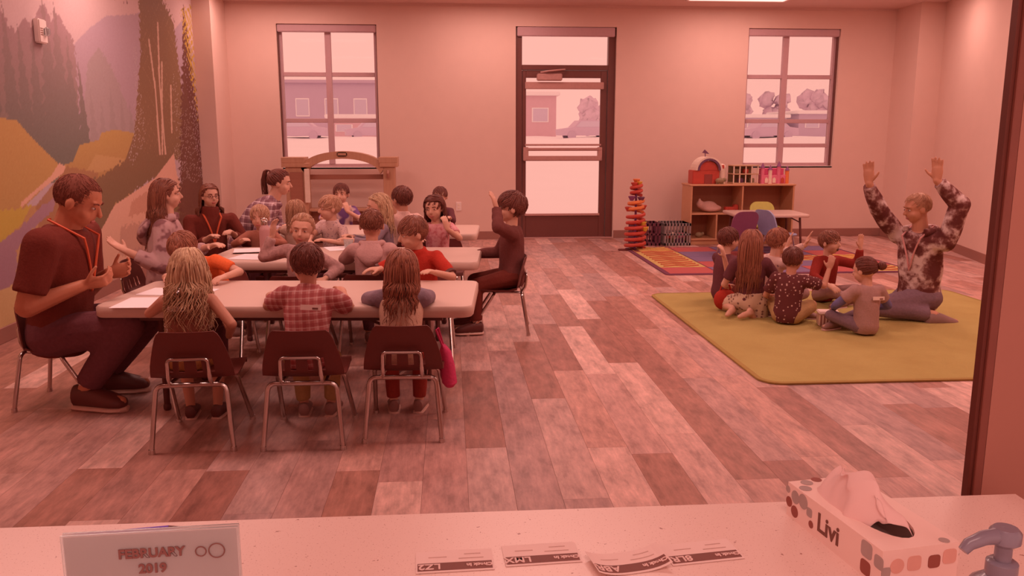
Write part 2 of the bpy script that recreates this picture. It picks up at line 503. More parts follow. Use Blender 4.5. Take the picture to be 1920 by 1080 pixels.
s = Shell(); s.b2(dx0 + .035, dx1 - .07, yf + .0, yf + .02, 1.225, 1.25, .003); s.b2(dx0 + .035, dx1 - .075, yf + .0, yf + .02, .30, .33, .003); obj('glazing_bar', s, M_alum, leaf)
s = Shell(); s.b2(1.15, 1.48, yf - .06, yf + .02, 2.06, 2.15, .01); obj('door_closer', s, M_alum, leaf)
s = Shell(); s.tube([(1.2, yf - .03, 2.165), (1.3, yf - .09, 2.18), (1.52, yf - .02, 2.205)], .011); obj('closer_arm', s, M_alum, leaf, smooth=True)
s = Shell(); s.b2(x0, x1, YB - .005, YB + .2, -.002, .012, .004); obj('threshold', s, M_alum, door)

# ---- painted mural on the left wall
def inpoly(pts, Yg, Zg):
    c = np.zeros(Yg.shape, bool); n = len(pts); j = n - 1
    for i in range(n):
        yi, zi = pts[i]; yj, zj = pts[j]
        if zi != zj:
            c ^= ((zi > Zg) != (zj > Zg)) & (Yg < (yj - yi) * (Zg - zi) / (zj - zi) + yi)
        j = i
    return c
def mural():
    y = np.linspace(3.6, 10.299, 520); z = np.linspace(.1, ZC - .001, 262)
    Yg, Zg = np.meshgrid(y, z)
    rs = np.random.RandomState(3)
    def nz(fy, fz, seed):
        q = np.random.RandomState(seed); o = np.zeros_like(Yg)
        for k in range(7):
            a, b, p = q.uniform(.5, 1.6) * fy, q.uniform(.5, 1.6) * fz, q.uniform(0, 6.28)
            o += np.sin(a * Yg * (1 if q.rand() < .5 else -1) + b * Zg + p)
        return o / 7
    Yr = 5.62 + np.abs(Yg - 5.62)                      # the picture goes on mirrored beyond what the photo shows
    C = np.zeros(Yg.shape + (3,))
    t = np.clip((Zg - 1.3) / 1.4, 0, 1)[..., None]
    C[:] = np.array([192, 134, 132]) * (1 - t) + np.array([214, 146, 136]) * t
    def paint(m, a, b=None, t=None, op=1.0):
        a = np.array(a, float)
        col = a if b is None else a * (1 - t[..., None]) + np.array(b, float) * t[..., None]
        C[m] = (C * (1 - op) + col * op)[m] if b is None else (C * (1 - op) + col * op)[m]
    edge = .05 * nz(40, 60, 1) + .04 * nz(90, 110, 2)
    P = lambda pts, w=0.0: inpoly(pts, Yr + w * edge, Zg + w * .8 * edge)
    paint(P([(6.4, 1.2), (6.75, 1.85), (7.09, 2.08), (7.43, 2.25), (7.79, 2.39), (8.16, 2.44), (8.75, 2.55), (9.2, 2.3), (9.9, 2.62), (10.4, 2.2), (10.4, 1.1)], .4), (184, 126, 128), (172, 118, 118), np.clip((2.3 - Zg) / 1.0, 0, 1))
    paint(P([(7.0, 1.2), (7.3, 1.95), (7.55, 2.1), (7.8, 1.95), (8.1, 1.6), (8.5, 1.3), (8.5, 1.1)], .6), (170, 120, 114))
    def spire(cy, top, base, w):                        # a conifer with ragged boughs
        h = np.clip((top - Zg) / (top - base), 0, 1)
        saw = .65 + .35 * np.abs(((Zg * 9 + cy * 3) % 1) * 2 - 1)
        return (Zg < top) & (Zg > base) & (np.abs(Yr - cy + .03 * nz(30, 50, int(cy * 100) % 97)) < w * h * saw)
    fog = np.clip((2.2 - Zg) / 1.0, 0, 1)
    paint(P([(5.4, 2.15), (5.99, 2.19), (6.08, 2.08), (6.17, 2.06), (6.31, 2.18), (6.41, 2.12), (6.54, 2.28), (6.66, 2.3), (6.72, 2.2), (6.82, 2.28), (6.92, 2.2), (7.06, 2.1), (7.08, 2.04), (7.05, 1.46), (7.0, 1.1), (6.0, 1.1), (5.4, 1.2)], .8), (170, 108, 105), (136, 98, 84), fog)
    for cy, tp, w in ((5.75, 2.3, .25), (6.02, 2.25, .2), (6.2, 2.12, .2), (6.38, 2.1, .2), (6.6, 2.4, .28), (6.78, 2.36, .26), (6.95, 2.15, .2), (7.12, 1.95, .16)):
        paint(spire(cy, tp, 1.0, w), (158, 102, 96), (120, 92, 80), fog)
    for cy, tp, w in ((7.3, 1.75, .12), (7.5, 1.68, .12), (7.72, 1.8, .14), (7.95, 1.72, .12), (8.15, 1.66, .12)):
        paint(spire(cy, tp, 1.2, w), (160, 114, 106), op=.6)
    grad = np.clip((1.4 - Zg) / .9, 0, 1)
    paint(inpoly([(5.2, 1.3), (5.84, 1.47), (6.05, 1.46), (6.24, 1.34), (6.65, 1.12), (6.41, 1.0), (5.99, .85), (5.66, .61), (5.2, .5)], Yr, Zg), (192, 122, 72), (184, 118, 70), grad)
    paint(inpoly([(7.0, 1.28), (7.39, 1.32), (7.46, 1.38), (7.75, 1.41), (8.21, 1.38), (8.5, 1.12), (7.91, .95), (6.96, .85), (6.6, 1.0), (6.6, 1.12), (6.85, 1.15)], Yr, Zg), (188, 122, 70), (170, 102, 68), grad)
    paint(inpoly([(7.3, 1.2), (7.9, 1.15), (8.1, 1.1), (7.6, 1.07), (7.0, 1.02)], Yr, Zg), (200, 130, 86), op=.6)
    paint(Zg < .86 - .02 * (Yr - 6) + .03 * nz(4, 3, 9), (186, 116, 76), (206, 136, 96), np.clip((.8 - Zg) / .7, 0, 1))
    paint(P([(6.2, .86), (6.75, 1.12), (7.3, 1.05), (7.3, .72), (6.7, .6), (6.2, .7)], .4), (166, 96, 66), op=.85)
    paint(P([(7.0, .95), (7.54, 1.05), (7.94, 1.14), (8.21, 1.38), (8.4, 1.83), (8.54, 2.14), (8.6, 2.65), (8.65, 3.1), (9.35, 3.1), (9.31, 2.75), (9.61, 2.58), (9.67, 2.19), (9.78, 1.68), (9.64, 1.09), (9.28, 1.1), (8.83, .97), (7.6, .75), (7.27, .5), (7.1, .6)], 1.1), (142, 86, 60), (128, 82, 58), np.clip((1.4 - Zg) / .8, 0, 1))
    speck = nz(70, 95, 11)
    paint(P([(8.4, 1.83), (8.6, 2.65), (8.65, 3.1), (9.35, 3.1), (9.67, 2.19), (9.78, 1.68), (9.3, 1.1), (8.3, 1.2)], 0) & (speck > .42), (164, 102, 74), op=.7)
    paint(inpoly([(9.31, 1.17), (9.35, .95), (9.6, .7), (10.31, .7), (10.31, .1), (7.05, .1), (7.08, .28), (7.28, .57), (7.6, .75), (8.66, .93)], Yr + .2 * edge, Zg), (222, 140, 116), (208, 134, 108), np.clip((.9 - Zg) / .8, 0, 1))
    paint(P([(8.0, .75), (8.6, .85), (9.0, .72), (8.5, .62), (7.9, .62)], .6), (200, 120, 96))
    paint(P([(7.7, .55), (8.5, .52), (8.9, .3), (8.3, .2), (7.6, .3)], .8), (188, 116, 96), op=.8)
    paint(P([(7.9, .3), (8.5, .3), (8.6, .12), (7.8, .12)], .8), (176, 108, 96), op=.7)
    paint(P([(9.12, .79), (9.56, .76), (10.31, .8), (10.31, .26), (9.55, .26), (9.13, .42)], 1.2), (132, 84, 56))
    paint(inpoly([(6.62, 1.15), (6.72, 1.12), (6.67, 1.07), (6.24, .95), (5.96, .85), (6.0, .9), (6.47, 1.06)], Yr, Zg), (220, 138, 112))
    paint(P([(6.51, .9), (6.45, .8), (6.11, .7), (5.86, .58), (5.82, .3), (5.3, .3), (5.3, .62), (5.67, .66), (5.96, .73), (6.25, .84)], .5), (176, 112, 116), (164, 100, 104), grad)
    paint(P([(5.5, .88), (5.92, .86), (6.14, .87), (5.97, .75), (5.67, .66), (5.3, .62)], .5), (196, 134, 60))
    paint(inpoly([(5.82, .36), (6.11, .68), (7.18, .58), (7.17, .1), (5.3, .1), (5.3, .33)], Yr + .4 * edge, Zg), (206, 138, 92))
    for a, b in (((8.87, 1.16), (8.88, 1.91)), ((8.94, 1.16), (9.14, 2.12)), ((9.29, 1.38), (9.37, 1.89)), ((9.04, 1.16), (9.02, 2.05)), ((9.02, 1.9), (9.1, 2.5)), ((8.88, 1.8), (8.8, 2.3))):
        yy = a[0] + (b[0] - a[0]) * (Zg - a[1]) / (b[1] - a[1])
        paint((np.abs(Yr - yy) < .022) & (Zg > a[1]) & (Zg < b[1]), (212, 140, 116))
    paint(spire(10.0, 2.85, .35, .8) & (nz(75, 85, 31) < .38), (112, 54, 44))
    paint(spire(9.85, 2.1, .3, .65) & (nz(75, 85, 32) < .36), (118, 60, 47))
    paint(P([(9.88, 2.73), (10.3, 2.84), (10.31, 2.31), (10.31, 1.5), (10.15, 1.9), (9.96, 2.39)], 1.5) & (nz(60, 70, 41) > -.02), (196, 126, 56))
    fl = nz(120, 150, 61) + .6 * nz(60, 200, 62)
    paint(P([(9.45, 2.1), (9.75, 1.6), (10.31, 1.9), (10.31, .8), (9.3, .85), (9.35, 1.3)], .6) & (fl > .52), (206, 150, 138))
    paint(P([(8.35, 2.2), (8.45, 2.2), (8.5, 1.3), (8.05, 1.05), (8.0, 1.15), (8.25, 1.45)], .6) & (fl > .45), (196, 142, 132))
    paint((Zg > 2.55) & (Yr > 7.9) & (Yr < 8.35) & (nz(80, 40, 51) > .35), (136, 76, 66))
    C = np.clip(C + rs.normal(0, 1.2, C.shape[:2])[..., None], 20, 255)
    L = np.where(C / 255 <= .04045, C / 255 / 12.92, ((C / 255 + .055) / 1.055) ** 2.4) * .9 / np.array(WHITE)
    L = np.clip(L, .004, .95)
    nz_, ny = Yg.shape
    v = np.stack([np.full(Yg.size, XL + .0015), Yg.ravel(), Zg.ravel()], 1)
    idx = np.arange(nz_ * ny).reshape(nz_, ny)
    f = np.stack([idx[:-1, :-1], idx[:-1, 1:], idx[1:, 1:], idx[1:, :-1]], -1).reshape(-1, 4)
    me = bpy.data.meshes.new('mural')
    me.vertices.add(len(v)); me.vertices.foreach_set('co', v.ravel())
    me.loops.add(f.size); me.loops.foreach_set('vertex_index', f.ravel())
    me.polygons.add(len(f)); me.polygons.foreach_set('loop_start', np.arange(0, f.size, 4)); me.polygons.foreach_set('loop_total', np.full(len(f), 4))
    me.update(calc_edges=True)
    ca = me.color_attributes.new('paint', 'FLOAT_COLOR', 'POINT')
    ca.data.foreach_set('color', np.concatenate([L.reshape(-1, 3), np.ones((Yg.size, 1))], 1).ravel())
    m, nt, bs = newmat('mural_paint')
    a = nt.nodes.new('ShaderNodeAttribute'); a.attribute_name = 'paint'
    nt.links.new(a.outputs['Color'], bs.inputs['Base Color']); bs.inputs['Roughness'].default_value = .6; bs.inputs['Specular IOR Level'].default_value = .2
    o = obj('mural', me, m, wall_left); o['label'] = 'painted forest and mountain mural'
mural()

# ---- office side: counter opening
s = Shell(); s.b2(-3.1, -1.3, 1.0, 1.15, 0, ZC); s.b2(.783, 3.95, 1.10, 1.13, 0, ZC); s.b2(-1.3, .783, 1.0, 1.13, 2.2, ZC); s.b2(-1.3, .74, .93, 1.02, 0, .81)
struct('wall_front', s, M_wall_dark)
s = Shell(); s.b2(.765, .771, 1.105, 1.12, 0, 2.2, .001); fr = struct('trim_2', s, plain('frame_black', (98, 32, 22), rough=.5))
s = Shell(); s.b2(.771, .783, 1.10, 1.122, 0, 2.2, .001); struct('trim_3', s, plain('frame_brown', (128, 54, 42), rough=.5))
def countermat():
    m, nt, bs = newmat('speckled_laminate')
    v = texco(nt)
    n = noise(nt, v, 420, 2); n2 = noise(nt, v, 130, 2)
    c = mixc(nt, ramp(nt, n, [(.3, (1, 1, 1, 1)), (.36, (0, 0, 0, 1))]), alb((236, 162, 146)), alb((190, 112, 96)))
    c = mixc(nt, ramp(nt, n2, [(.24, (1, 1, 1, 1)), (.28, (0, 0, 0, 1))]), c, alb((170, 92, 78)))
    nt.links.new(c, bs.inputs['Base Color']); bs.inputs['Roughness'].default_value = .35
    return m
s = Shell(); s.b2(-1.3, .8, .3, 1.05, .812, .85, .004)
tag(obj('counter_top', s, countermat()), 'speckled pale laminate counter top in the foreground', 'counter')
# ---- troffers
M_diff = emit('lamp_diffuser', LIGHT, 1.6)
def troffer(x, y, label, w=1.22, d=.6, power=TROFFER_W):
    t = thing('ceiling_light', label, 'ceiling light', (x, y, ZC), 0, 'recessed ceiling light panels')
    s = Shell()
    for a in (-1, 1): s.b2(a * w / 2 - .012, a * w / 2 + .012, -d / 2 - .012, d / 2 + .012, -.016, 0, .002); s.b2(-w / 2, w / 2, a * d / 2 - .012, a * d / 2 + .012, -.016, 0, .002)
    obj('lamp_frame', s, M_white, t)
    s = Shell(); s.b2(-w / 2 + .012, w / 2 - .012, -d / 2 + .012, d / 2 - .012, -.008, -.002); obj('diffuser', s, M_diff, t)
    l = bpy.data.lights.new('lamp', 'AREA'); l.shape = 'RECTANGLE'; l.size = w - .05; l.size_y = d - .05; l.energy = power; l.color = LIGHT
    lo = bpy.data.objects.new('lamp', l); COL.objects.link(lo); lo.parent = t; lo.location = (0, 0, -.022)
for ix, x in enumerate((-2.0, .55, 3.55)):
    for iy, y in enumerate((10.14, 7.1, 4.05)):
        troffer(x, y, 'flat white ceiling light panel over the %s, %s' % (('mural side', 'middle of the room', 'rug side')[ix], ('next to the back wall', 'halfway down the room', 'nearest the counter')[iy]), power=TROFFER_W * (.5, 1.0, 1.0)[iy])
def downlight(x, y, label, power):
    t = thing('recessed_downlight', label, 'ceiling light', (x, y, ZC), 0, 'round recessed ceiling lights')
    s = Shell(); s.rings([[(r * math.cos(a * math.pi / 12), r * math.sin(a * math.pi / 12), z) for a in range(24)] for r, z in ((.095, 0), (.095, -.008), (.08, -.01), (.078, -.002))], cap=False); obj('lamp_ring', s, M_white, t, smooth=True)
    s = Shell(); s.frust((0, 0, -.006), (0, 0, -.001), .078, .078, 24); obj('diffuser', s, M_diff, t)
    l = bpy.data.lights.new('lamp', 'AREA'); l.shape = 'DISK'; l.size = .15; l.energy = power; l.color = LIGHT
    lo = bpy.data.objects.new('lamp', l); COL.objects.link(lo); lo.parent = t; lo.location = (0, 0, -.014)
for k, (x, y) in enumerate(((5.35, 9.4), (5.0, 7.6), (4.6, 5.8))):
    downlight(x, y, 'round recessed light along the right wall, %s' % ('farthest from the counter', 'middle one', 'nearest the counter')[k], TROFFER_W * .42)
troffer(0.2, -.1, 'flat white ceiling light panel over the counter', power=TROFFER_W * .52)
# ------------------------------------------------------------------ outdoors
M_snow = plain('snow', (252, 196, 186), rough=.9, var=.03, scale=.5)
M_brick = plain('hazed_brick', (222, 148, 146), rough=.9, var=.06, scale=2)  # brick paled: outdoor glare is put into its colour
M_grey = plain('hazed_grey_wall', (206, 146, 152), rough=.9, var=.04, scale=2)  # grey wall colour carries the same glare and haze
M_tree = plain('hazed_tree', (224, 160, 162), rough=.9, var=.15, scale=3)  # lightened so that distant haze is painted into the trees
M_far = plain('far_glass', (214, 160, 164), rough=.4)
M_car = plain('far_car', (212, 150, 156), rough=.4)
s = Shell()
nxg, nyg = 40, 40
gv = []; gf = []
for j in range(nyg + 1):
    for i in range(nxg + 1):
        x = -60 + 180 * i / nxg; y = YB + .25 + (j / nyg) ** 1.6 * 170
        d = max(0, y - 18)
        z = -.12 + min(1.4, d * .032) + .12 * math.sin(x * .6 + y * .3) * min(1, d / 15)
        gv.append((x, y, z))
for j in range(nyg):
    for i in range(nxg):
        a = j * (nxg + 1) + i; gf.append((a, a + 1, a + nxg + 2, a + nxg + 1))
s.add(gv, gf); struct('snowy_ground', s, M_snow, smooth=True)
def building(name, label, x0, x1, y, z0, h, mat, cols, roofh=.35, roof=True):
    b = thing(name, label, 'building', ((x0 + x1) / 2, y, z0))
    w = (x1 - x0) / 2
    s = Shell(); s.b2(-w, w, 0, 8, -1.2, h); obj('wall', s, mat, b)
    s = Shell(); s.b2(-w - .3, w + .3, -.4, 8.3, h, h + roofh, .05); obj('roof', s, M_snow if roof else M_grey, b)
    for k in range(cols):
        cx = -w + (k + .5) * 2 * w / cols
        s = Shell(); s.b2(cx - .75, cx + .75, -.06, .02, h * .42, h * .74, .02); f = obj('window', s, M_snow, b)
        s = Shell(); s.b2(cx - .65, cx + .65, -.08, -.05, h * .44, h * .72); obj('pane', s, M_far, f)
    return b
building('school_building', 'low red brick building with snowy roof seen through the glass door', 1.0, 9.6, 75, .9, 4.0, M_brick, 3)
building('long_building', 'long pale grey building seen through the window by the arch', -24, -5.0, 95, .9, 6.2, M_grey, 6, roof=False)
building('side_building', 'small reddish building in front of the long grey one outdoors', -10.5, -5.2, 75, .9, 2.0, M_brick, 2)
def tree(x, y, z0, h, r, label):
    t = thing('tree', label, 'tree', (x, y, z0), 0, 'bare winter trees outdoors')
    s = Shell(); s.tube([(0, 0, -.8), (.05, 0, h * .3), (0, 0, h * .6)], .16, 7, .08); obj('trunk', s, M_tree, t, smooth=True)
    s = Shell(); q = random.Random(int(x * 10))
    for k in range(9):
        s.ell((q.uniform(-r, r) * .6, q.uniform(-r, r) * .6, h * .62 + q.uniform(-.25, .32) * h), (r * q.uniform(.4, .6), r * q.uniform(.4, .6), h * q.uniform(.14, .22)), seg=9, nr=6)
    me = s.mesh('crown', True)
    for v in me.vertices:
        v.co += Vector(mnoise.noise_vector(v.co * 1.7)) * r * .3
    obj('crown', me, M_tree, t)
tree(11.6, 70, .95, 3.6, 1.3, 'rounded bare tree to the right of the brick building outdoors')
tree(14.6, 74, .95, 3.6, 1.4, 'taller bare tree at the right edge of the door glass')
for k, (x, h) in enumerate(((31.0, 3.0), (36.0, 4.2), (41.0, 4.0), (46.0, 4.4))):
    tree(x, 104, 1.2, h + 1, 2.0, 'hazy bare tree on the far rise, %s from the left' % ('first', 'second', 'third', 'fourth')[k])
building('hill_house', 'pale house on the far rise seen through the right window', 30, 34.5, 84, 1.2, 2.0, M_grey, 2)
building('hill_barn', 'low house right of the pale one on the far rise', 35.8, 41.5, 84, 1.2, 2.4, M_grey, 2)
def car(x, y, z0, rz, label):
    t = thing('parked_car', label, 'car', (x, y, z0), rz, 'parked cars in the snow')
    s = Shell(); s.poly([(-2.1, .3), (-2.15, .75), (-1.2, .9), (-.7, 1.4), (.8, 1.42), (1.4, .95), (2.1, .85), (2.15, .3)], -.85, .85); obj('car_body', s, M_car, t)
    s = Shell(); s.poly([(-1.0, .92), (-.62, 1.33), (.72, 1.34), (1.18, .94)], -.87, .87); obj('car_windows', s, M_far, t)
    for a in (-1.3, 1.3):
        for b in (-.8, .8):
            s = Shell(); s.frust((a, b - .1, .32), (a, b + .1, .32), .32, .32); obj('wheel', s, M_grey, t)
car(10.2, 62, 1.1, .1, 'parked car in the snow seen through the door')
car(-11.0, 62, 1.1, 0, 'left parked car seen through the window by the arch')
car(-5.6, 64, 1.1, .2, 'right parked car seen through the window by the arch')
car(24.0, 62, 1.1, .1, 'parked car seen through the window above the shelf')
# ------------------------------------------------------------------ tables
TZ = .55
def rrect(w, d, r, k=6):
    pts = []
    for cx, cy, a0 in ((w / 2 - r, d / 2 - r, 0), (-w / 2 + r, d / 2 - r, 90), (-w / 2 + r, -d / 2 + r, 180), (w / 2 - r, -d / 2 + r, 270)):
        for i in range(k + 1):
            a = R(a0 + 90 * i / k); pts.append((cx + r * math.cos(a), cy + r * math.sin(a)))
    return pts
def slab(s, w, d, r, z0, z1, lip=.008):
    o, i = rrect(w, d, r), rrect(w - 2 * lip, d - 2 * lip, max(.005, r - lip))
    s.rings([[(x, y, z0) for x, y in i], [(x, y, z0 + lip) for x, y in o], [(x, y, z1 - lip) for x, y in o], [(x, y, z1) for x, y in i]])
M_top = plain('table_plastic', (212, 142, 124), rough=.38, var=.02, scale=8)
def folding_table(label, x, y, rz, w=1.82, d=.74, tz=TZ):
    t = thing('folding_table', label, 'table', (x, y, 0), rz, 'white folding tables')
    s = Shell(); slab(s, w, d, .06, tz - .055, tz); obj('table_top', s, M_top, t, smooth=True)
    for sx in (-1, 1):
        s = Shell(); xx = sx * (w / 2 - .28)
        for sy in (-1, 1): s.tube([(xx, sy * .26, tz - .05), (xx, sy * .26, .02)], .016); s.capsule((xx, sy * .26, .014), (xx, sy * .26, .022), .02, seg=8)
        s.tube([(xx, -.26, .16), (xx, .26, .16)], .012); s.tube([(xx, -.26, tz - .07), (xx, .26, tz - .07)], .014)
        obj('leg_frame', s, M_dark, t, smooth=True)
        s = Shell(); s.tube([(xx, 0, .3), (sx * .12, 0, tz - .06)], .008); s.tube([(xx, -.26, .3), (xx, .26, .3)], .009); obj('brace', s, M_dark, t, smooth=True)
    s = Shell()
    for sy in (-1, 1): s.b2(-w / 2 + .15, w / 2 - .15, sy * .3 - .012, sy * .3 + .012, tz - .08, tz - .05)
    obj('apron_rail', s, M_dark, t)
    return t
RT = R(-4.2)
T1 = (-.777, 4.30); T2 = (-.70, 5.72); T3 = (-.66, 7.28)
folding_table('white folding table nearest the counter with children on both sides', *T1, RT)
folding_table('middle white folding table holding the metal bottle', *T2, RT)
folding_table('farthest white folding table in front of the wooden arch', *T3, RT)

# ------------------------------------------------------------------ stacking school chairs
def make_chair():
    t = thing('school_chair', '', 'chair', (0, 0, 0), 0, 'black stacking school chairs')
    # shell: one bent sheet, seat front -> seat back -> back rest, thickened
    prof = []                                            # (y, z, half width) along the sheet
    sp = [(.175, .292, .165), (.165, .312, .168), (.10, .318, .175), (0, .308, .178), (-.09, .305, .178), (-.145, .318, .178), (-.165, .345, .176)]
    bp = [(-.172, .375, .172), (-.178, .405, .165), (-.185, .435, .157), (-.194, .465, .148), (-.203, .495, .138), (-.210, .520, .126), (-.213, .532, .112)]
    prof = sp + bp
    nxs = 15
    def sheet(off):
        out = []
        for i, (y, z, hw) in enumerate(prof):
            a = np.array(prof[max(0, i - 1)][:2]); b = np.array(prof[min(len(prof) - 1, i + 1)][:2])
            tn = unit(np.append(b - a, 0)); n = np.array([-tn[1], tn[0]])
            if n[1] < 0 and i < 6: n = -n
            for j in range(nxs):
                u = -1 + 2 * j / (nxs - 1)
                bow = .018 * u * u * (1 if i >= 6 else .4)          # wraps gently around the sitter
                yy = y + (bow if i >= 6 else 0) ; zz = z + (bow if i < 6 else 0)
                out.append((u * hw, yy + off * (1 if i >= 6 else 0), zz + off * (0 if i >= 6 else 1)))
        return out
    v = sheet(0); k = len(v)
    w = sheet(-.007)
    holes = {(i, j) for i in (6, 7) for j in (4, 5, 8, 9)} | {(i, j) for i in (6, 7) for j in ()}
    cells = [(i, j) for i in range(len(prof) - 1) for j in range(nxs - 1)]
    holes = {(i, j) for i, j in cells if i in (6, 7) and j in (3, 5, 8, 10)}
    live = [c for c in cells if c not in holes]
    f = []
    id_ = lambda i, j: i * nxs + j
    cnt = {}
    for i, j in live:
        q = (id_(i, j), id_(i, j + 1), id_(i + 1, j + 1), id_(i + 1, j))
        f.append(q); f.append(tuple(a + k for a in q[::-1]))
        for a, b in zip(q, q[1:] + q[:1]): cnt[(a, b)] = 1
    for (a, b) in list(cnt):
        if (b, a) not in cnt: f.append((b, a, a + k, b + k))
    s = Shell(); s.add(v + w, f)
    obj('seat_shell', s, M_black, t, smooth=True)
    r = .011
    def bend(p, rad=.035, n=5):
        out = [np.array(p[0], float)]
        for a, b, c in zip(p, p[1:], p[2:]):
            a, b, c = map(lambda q: np.array(q, float), (a, b, c))
            d0, d1 = unit(a - b), unit(c - b)
            p0, p1 = b + d0 * rad, b + d1 * rad
            for q in range(n + 1):
                tt = q / n; out.append((1 - tt) ** 2 * p0 + 2 * tt * (1 - tt) * b + tt * tt * p1)
        out.append(np.array(p[-1], float)); return out
    s = Shell(); s.tube(bend([(-.172, -.225, .012), (-.148, -.180, .291), (.148, -.180, .291), (.172, -.225, .012)]), r)
    s.tube([(-.10, -.18, .289), (-.09, .0, .288), (-.09, .11, .304)], .009); s.tube([(.10, -.18, .289), (.09, .0, .288), (.09, .11, .304)], .009)
    obj('rear_leg_frame', s, M_chrome, t, smooth=True)
    s = Shell(); s.tube(bend([(-.172, .19, .012), (-.150, .01, .286), (.150, .01, .286), (.172, .19, .012)]), r)
    obj('front_leg_frame', s, M_chrome, t, smooth=True)
    s = Shell(); s.tube(bend([(-.088, -.182, .292), (-.086, -.206, .33), (-.084, -.214, .415), (.084, -.214, .415), (.086, -.206, .33), (.088, -.182, .292)], .02), .009)
    obj('back_loop', s, M_chrome, t, smooth=True)
    for sx in (-1, 1):
        for y in (-.225, .19):
            s = Shell(); s.frust((sx * .172, y, 0), (sx * .172, y, .02), .015, .013); obj('glide', s, M_chrome, t, smooth=True)
    return t
chair0 = make_chair(); chair_first = [True]
def chair(x, y, face, label):
    if chair_first[0]:
        chair_first[0] = False
        chair0.location = (x, y, 0); chair0.rotation_euler = (0, 0, R(face)); chair0['label'] = label
        return chair0
    return dup(chair0, (x, y, 0), R(face), label)
chair(-1.133, 3.72, 2, 'black school chair under the girl with long wavy blonde hair')
chair(-.648, 3.71, -1, 'black school chair under the boy in the red plaid shirt')
chair(-.213, 3.77, -2, 'black school chair with a pink bag hanging at its side')
chair(-1.94, 4.27, -92, 'black school chair under the man in the black T-shirt')
chair(.315, 5.70, 86, 'black school chair under the boy in black raising his hand')
chair(-1.40, 4.98, 178, 'black school chair under the child in the orange shirt')
chair(-.16, 5.0, 178, 'black school chair under the boy in the red shirt')
chair(-.93, 5.13, -5, 'black school chair under the girl turning round to face the counter')
chair(-.50, 5.16, -4, 'black school chair under the boy in the grey hoodie')
chair(-1.98, 5.70, -92, 'black school chair under the girl in the grey printed hoodie')
chair(-1.86, 6.55, -125, 'black school chair under the girl in the black turtleneck')
chair(-1.84, 7.25, -90, 'black school chair under the woman in the plaid shirt')
chair(-1.20, 6.64, 4, 'black school chair under the brown-haired girl facing the far table')
chair(-.86, 6.50, 150, 'black school chair under the small blond boy')
chair(-1.44, 6.40, 180, 'black school chair under the child facing the counter behind the bottle')
chair(-1.02, 8.02, 176, 'black school chair under the boy in purple behind the far table')
chair(-.52, 6.40, 120, 'black school chair under the blonde girl in teal')
chair(-.36, 6.74, 20, 'black school chair under the boy with the white collar')
chair(-.06, 6.48, 176, 'black school chair under the dark-haired girl in pink')
chair(-.10, 8.02, 176, 'black school chair behind the far table by the outlet')

# ------------------------------------------------------------------ things on the tables and chairs
def paper(x, y, z, rz, label, w=.21, d=.28, curl=.0, lines=True):
    s = Shell(); n = 8
    v = []; f = []
    for i in range(n + 1):
        for j in range(2):
            u = i / n - .5; v.append((u * w, (j - .5) * d, .0015 + curl * (2 * abs(u)) ** 3))
    for i in range(n): f.append((i * 2, i * 2 + 2, i * 2 + 3, i * 2 + 1))
    k = len(v); v2 = [(a, b, c - .0012) for a, b, c in v]
    f2 = [tuple(q + k for q in reversed(g)) for g in f]
    side = [(0, 1, k + 1, k), (n * 2 + 1, n * 2, k + n * 2, k + n * 2 + 1)] + [(i * 2 + 2, i * 2, k + i * 2, k + i * 2 + 2) for i in range(n)] + [(i * 2 + 1, i * 2 + 3, k + i * 2 + 3, k + i * 2 + 1) for i in range(n)]
    s.add(v + v2, f + f2 + side)
    o = obj('paper_sheet', s, plain('paper', (250, 186, 178), rough=.8, var=.02), None, smooth=True, loc=(x, y, z), rz=rz)
    return tag(o, label, 'paper', 'paper sheets on the tables')
paper(-1.40, 4.08, TZ + .0006, R(88), 'white paper sheet at the front left corner of the near table', .26, .42)
paper(-1.42, 4.36, TZ + .0006, R(80), 'white paper sheet behind the front one on the near table', .2, .36)
paper(-1.28, 5.62, TZ + .0006, R(76), 'white paper sheet beside the metal bottle', .24, .34)
paper(-1.38, 5.90, TZ + .0006, R(100), 'white paper sheet in front of the girl in black', .21, .28, .01)
paper(-.80, 6.02, TZ + .0006, R(20), 'white paper sheet in front of the small blond boy', .19, .22)
# metal bottle
t = thing('water_bottle', 'pale rose metal water bottle with a screw cap', 'bottle', (-1.215, 5.52, TZ))
s = Shell(); s.rings([[(r * math.cos(a * math.pi / 10), r * math.sin(a * math.pi / 10), z) for a in range(20)] for r, z in ((.03, .001), (.036, .006), (.036, .19), (.034, .205), (.022, .222), (.019, .23))])
obj('bottle_body', s, plain('bottle_paint', (206, 120, 112), rough=.35, var=.03), t, smooth=True)
s = Shell(); s.rings([[(r * math.cos(a * math.pi / 10), r * math.sin(a * math.pi / 10), z) for a in range(20)] for r, z in ((.021, .228), (.022, .232), (.022, .25), (.019, .256))]); obj('cap', s, M_chrome, t, smooth=True)
s = Shell(); s.tube([(.02 * math.cos(a), 0, .252 + .02 * math.sin(a)) for a in np.linspace(0, math.pi, 9)], .004); obj('cap_loop', s, M_chrome, t, smooth=True)
# glue stick
t = thing('glue_stick', 'red and white glue stick standing on the near table', 'glue stick', (-1.30, 4.30, TZ))
s = Shell(); s.frust((0, 0, 0), (0, 0, .05), .014, .014, 14); obj('barrel', s, plain('glue_red', (196, 62, 48)), t, smooth=True)
s = Shell(); s.frust((0, 0, .05), (0, 0, .066), .0142, .0142, 14); obj('band', s, M_white, t, smooth=True)
s = Shell(); s.frust((0, 0, .066), (0, 0, .095), .0135, .013, 14); obj('cap', s, plain('glue_red', (196, 62, 48)), t, smooth=True)
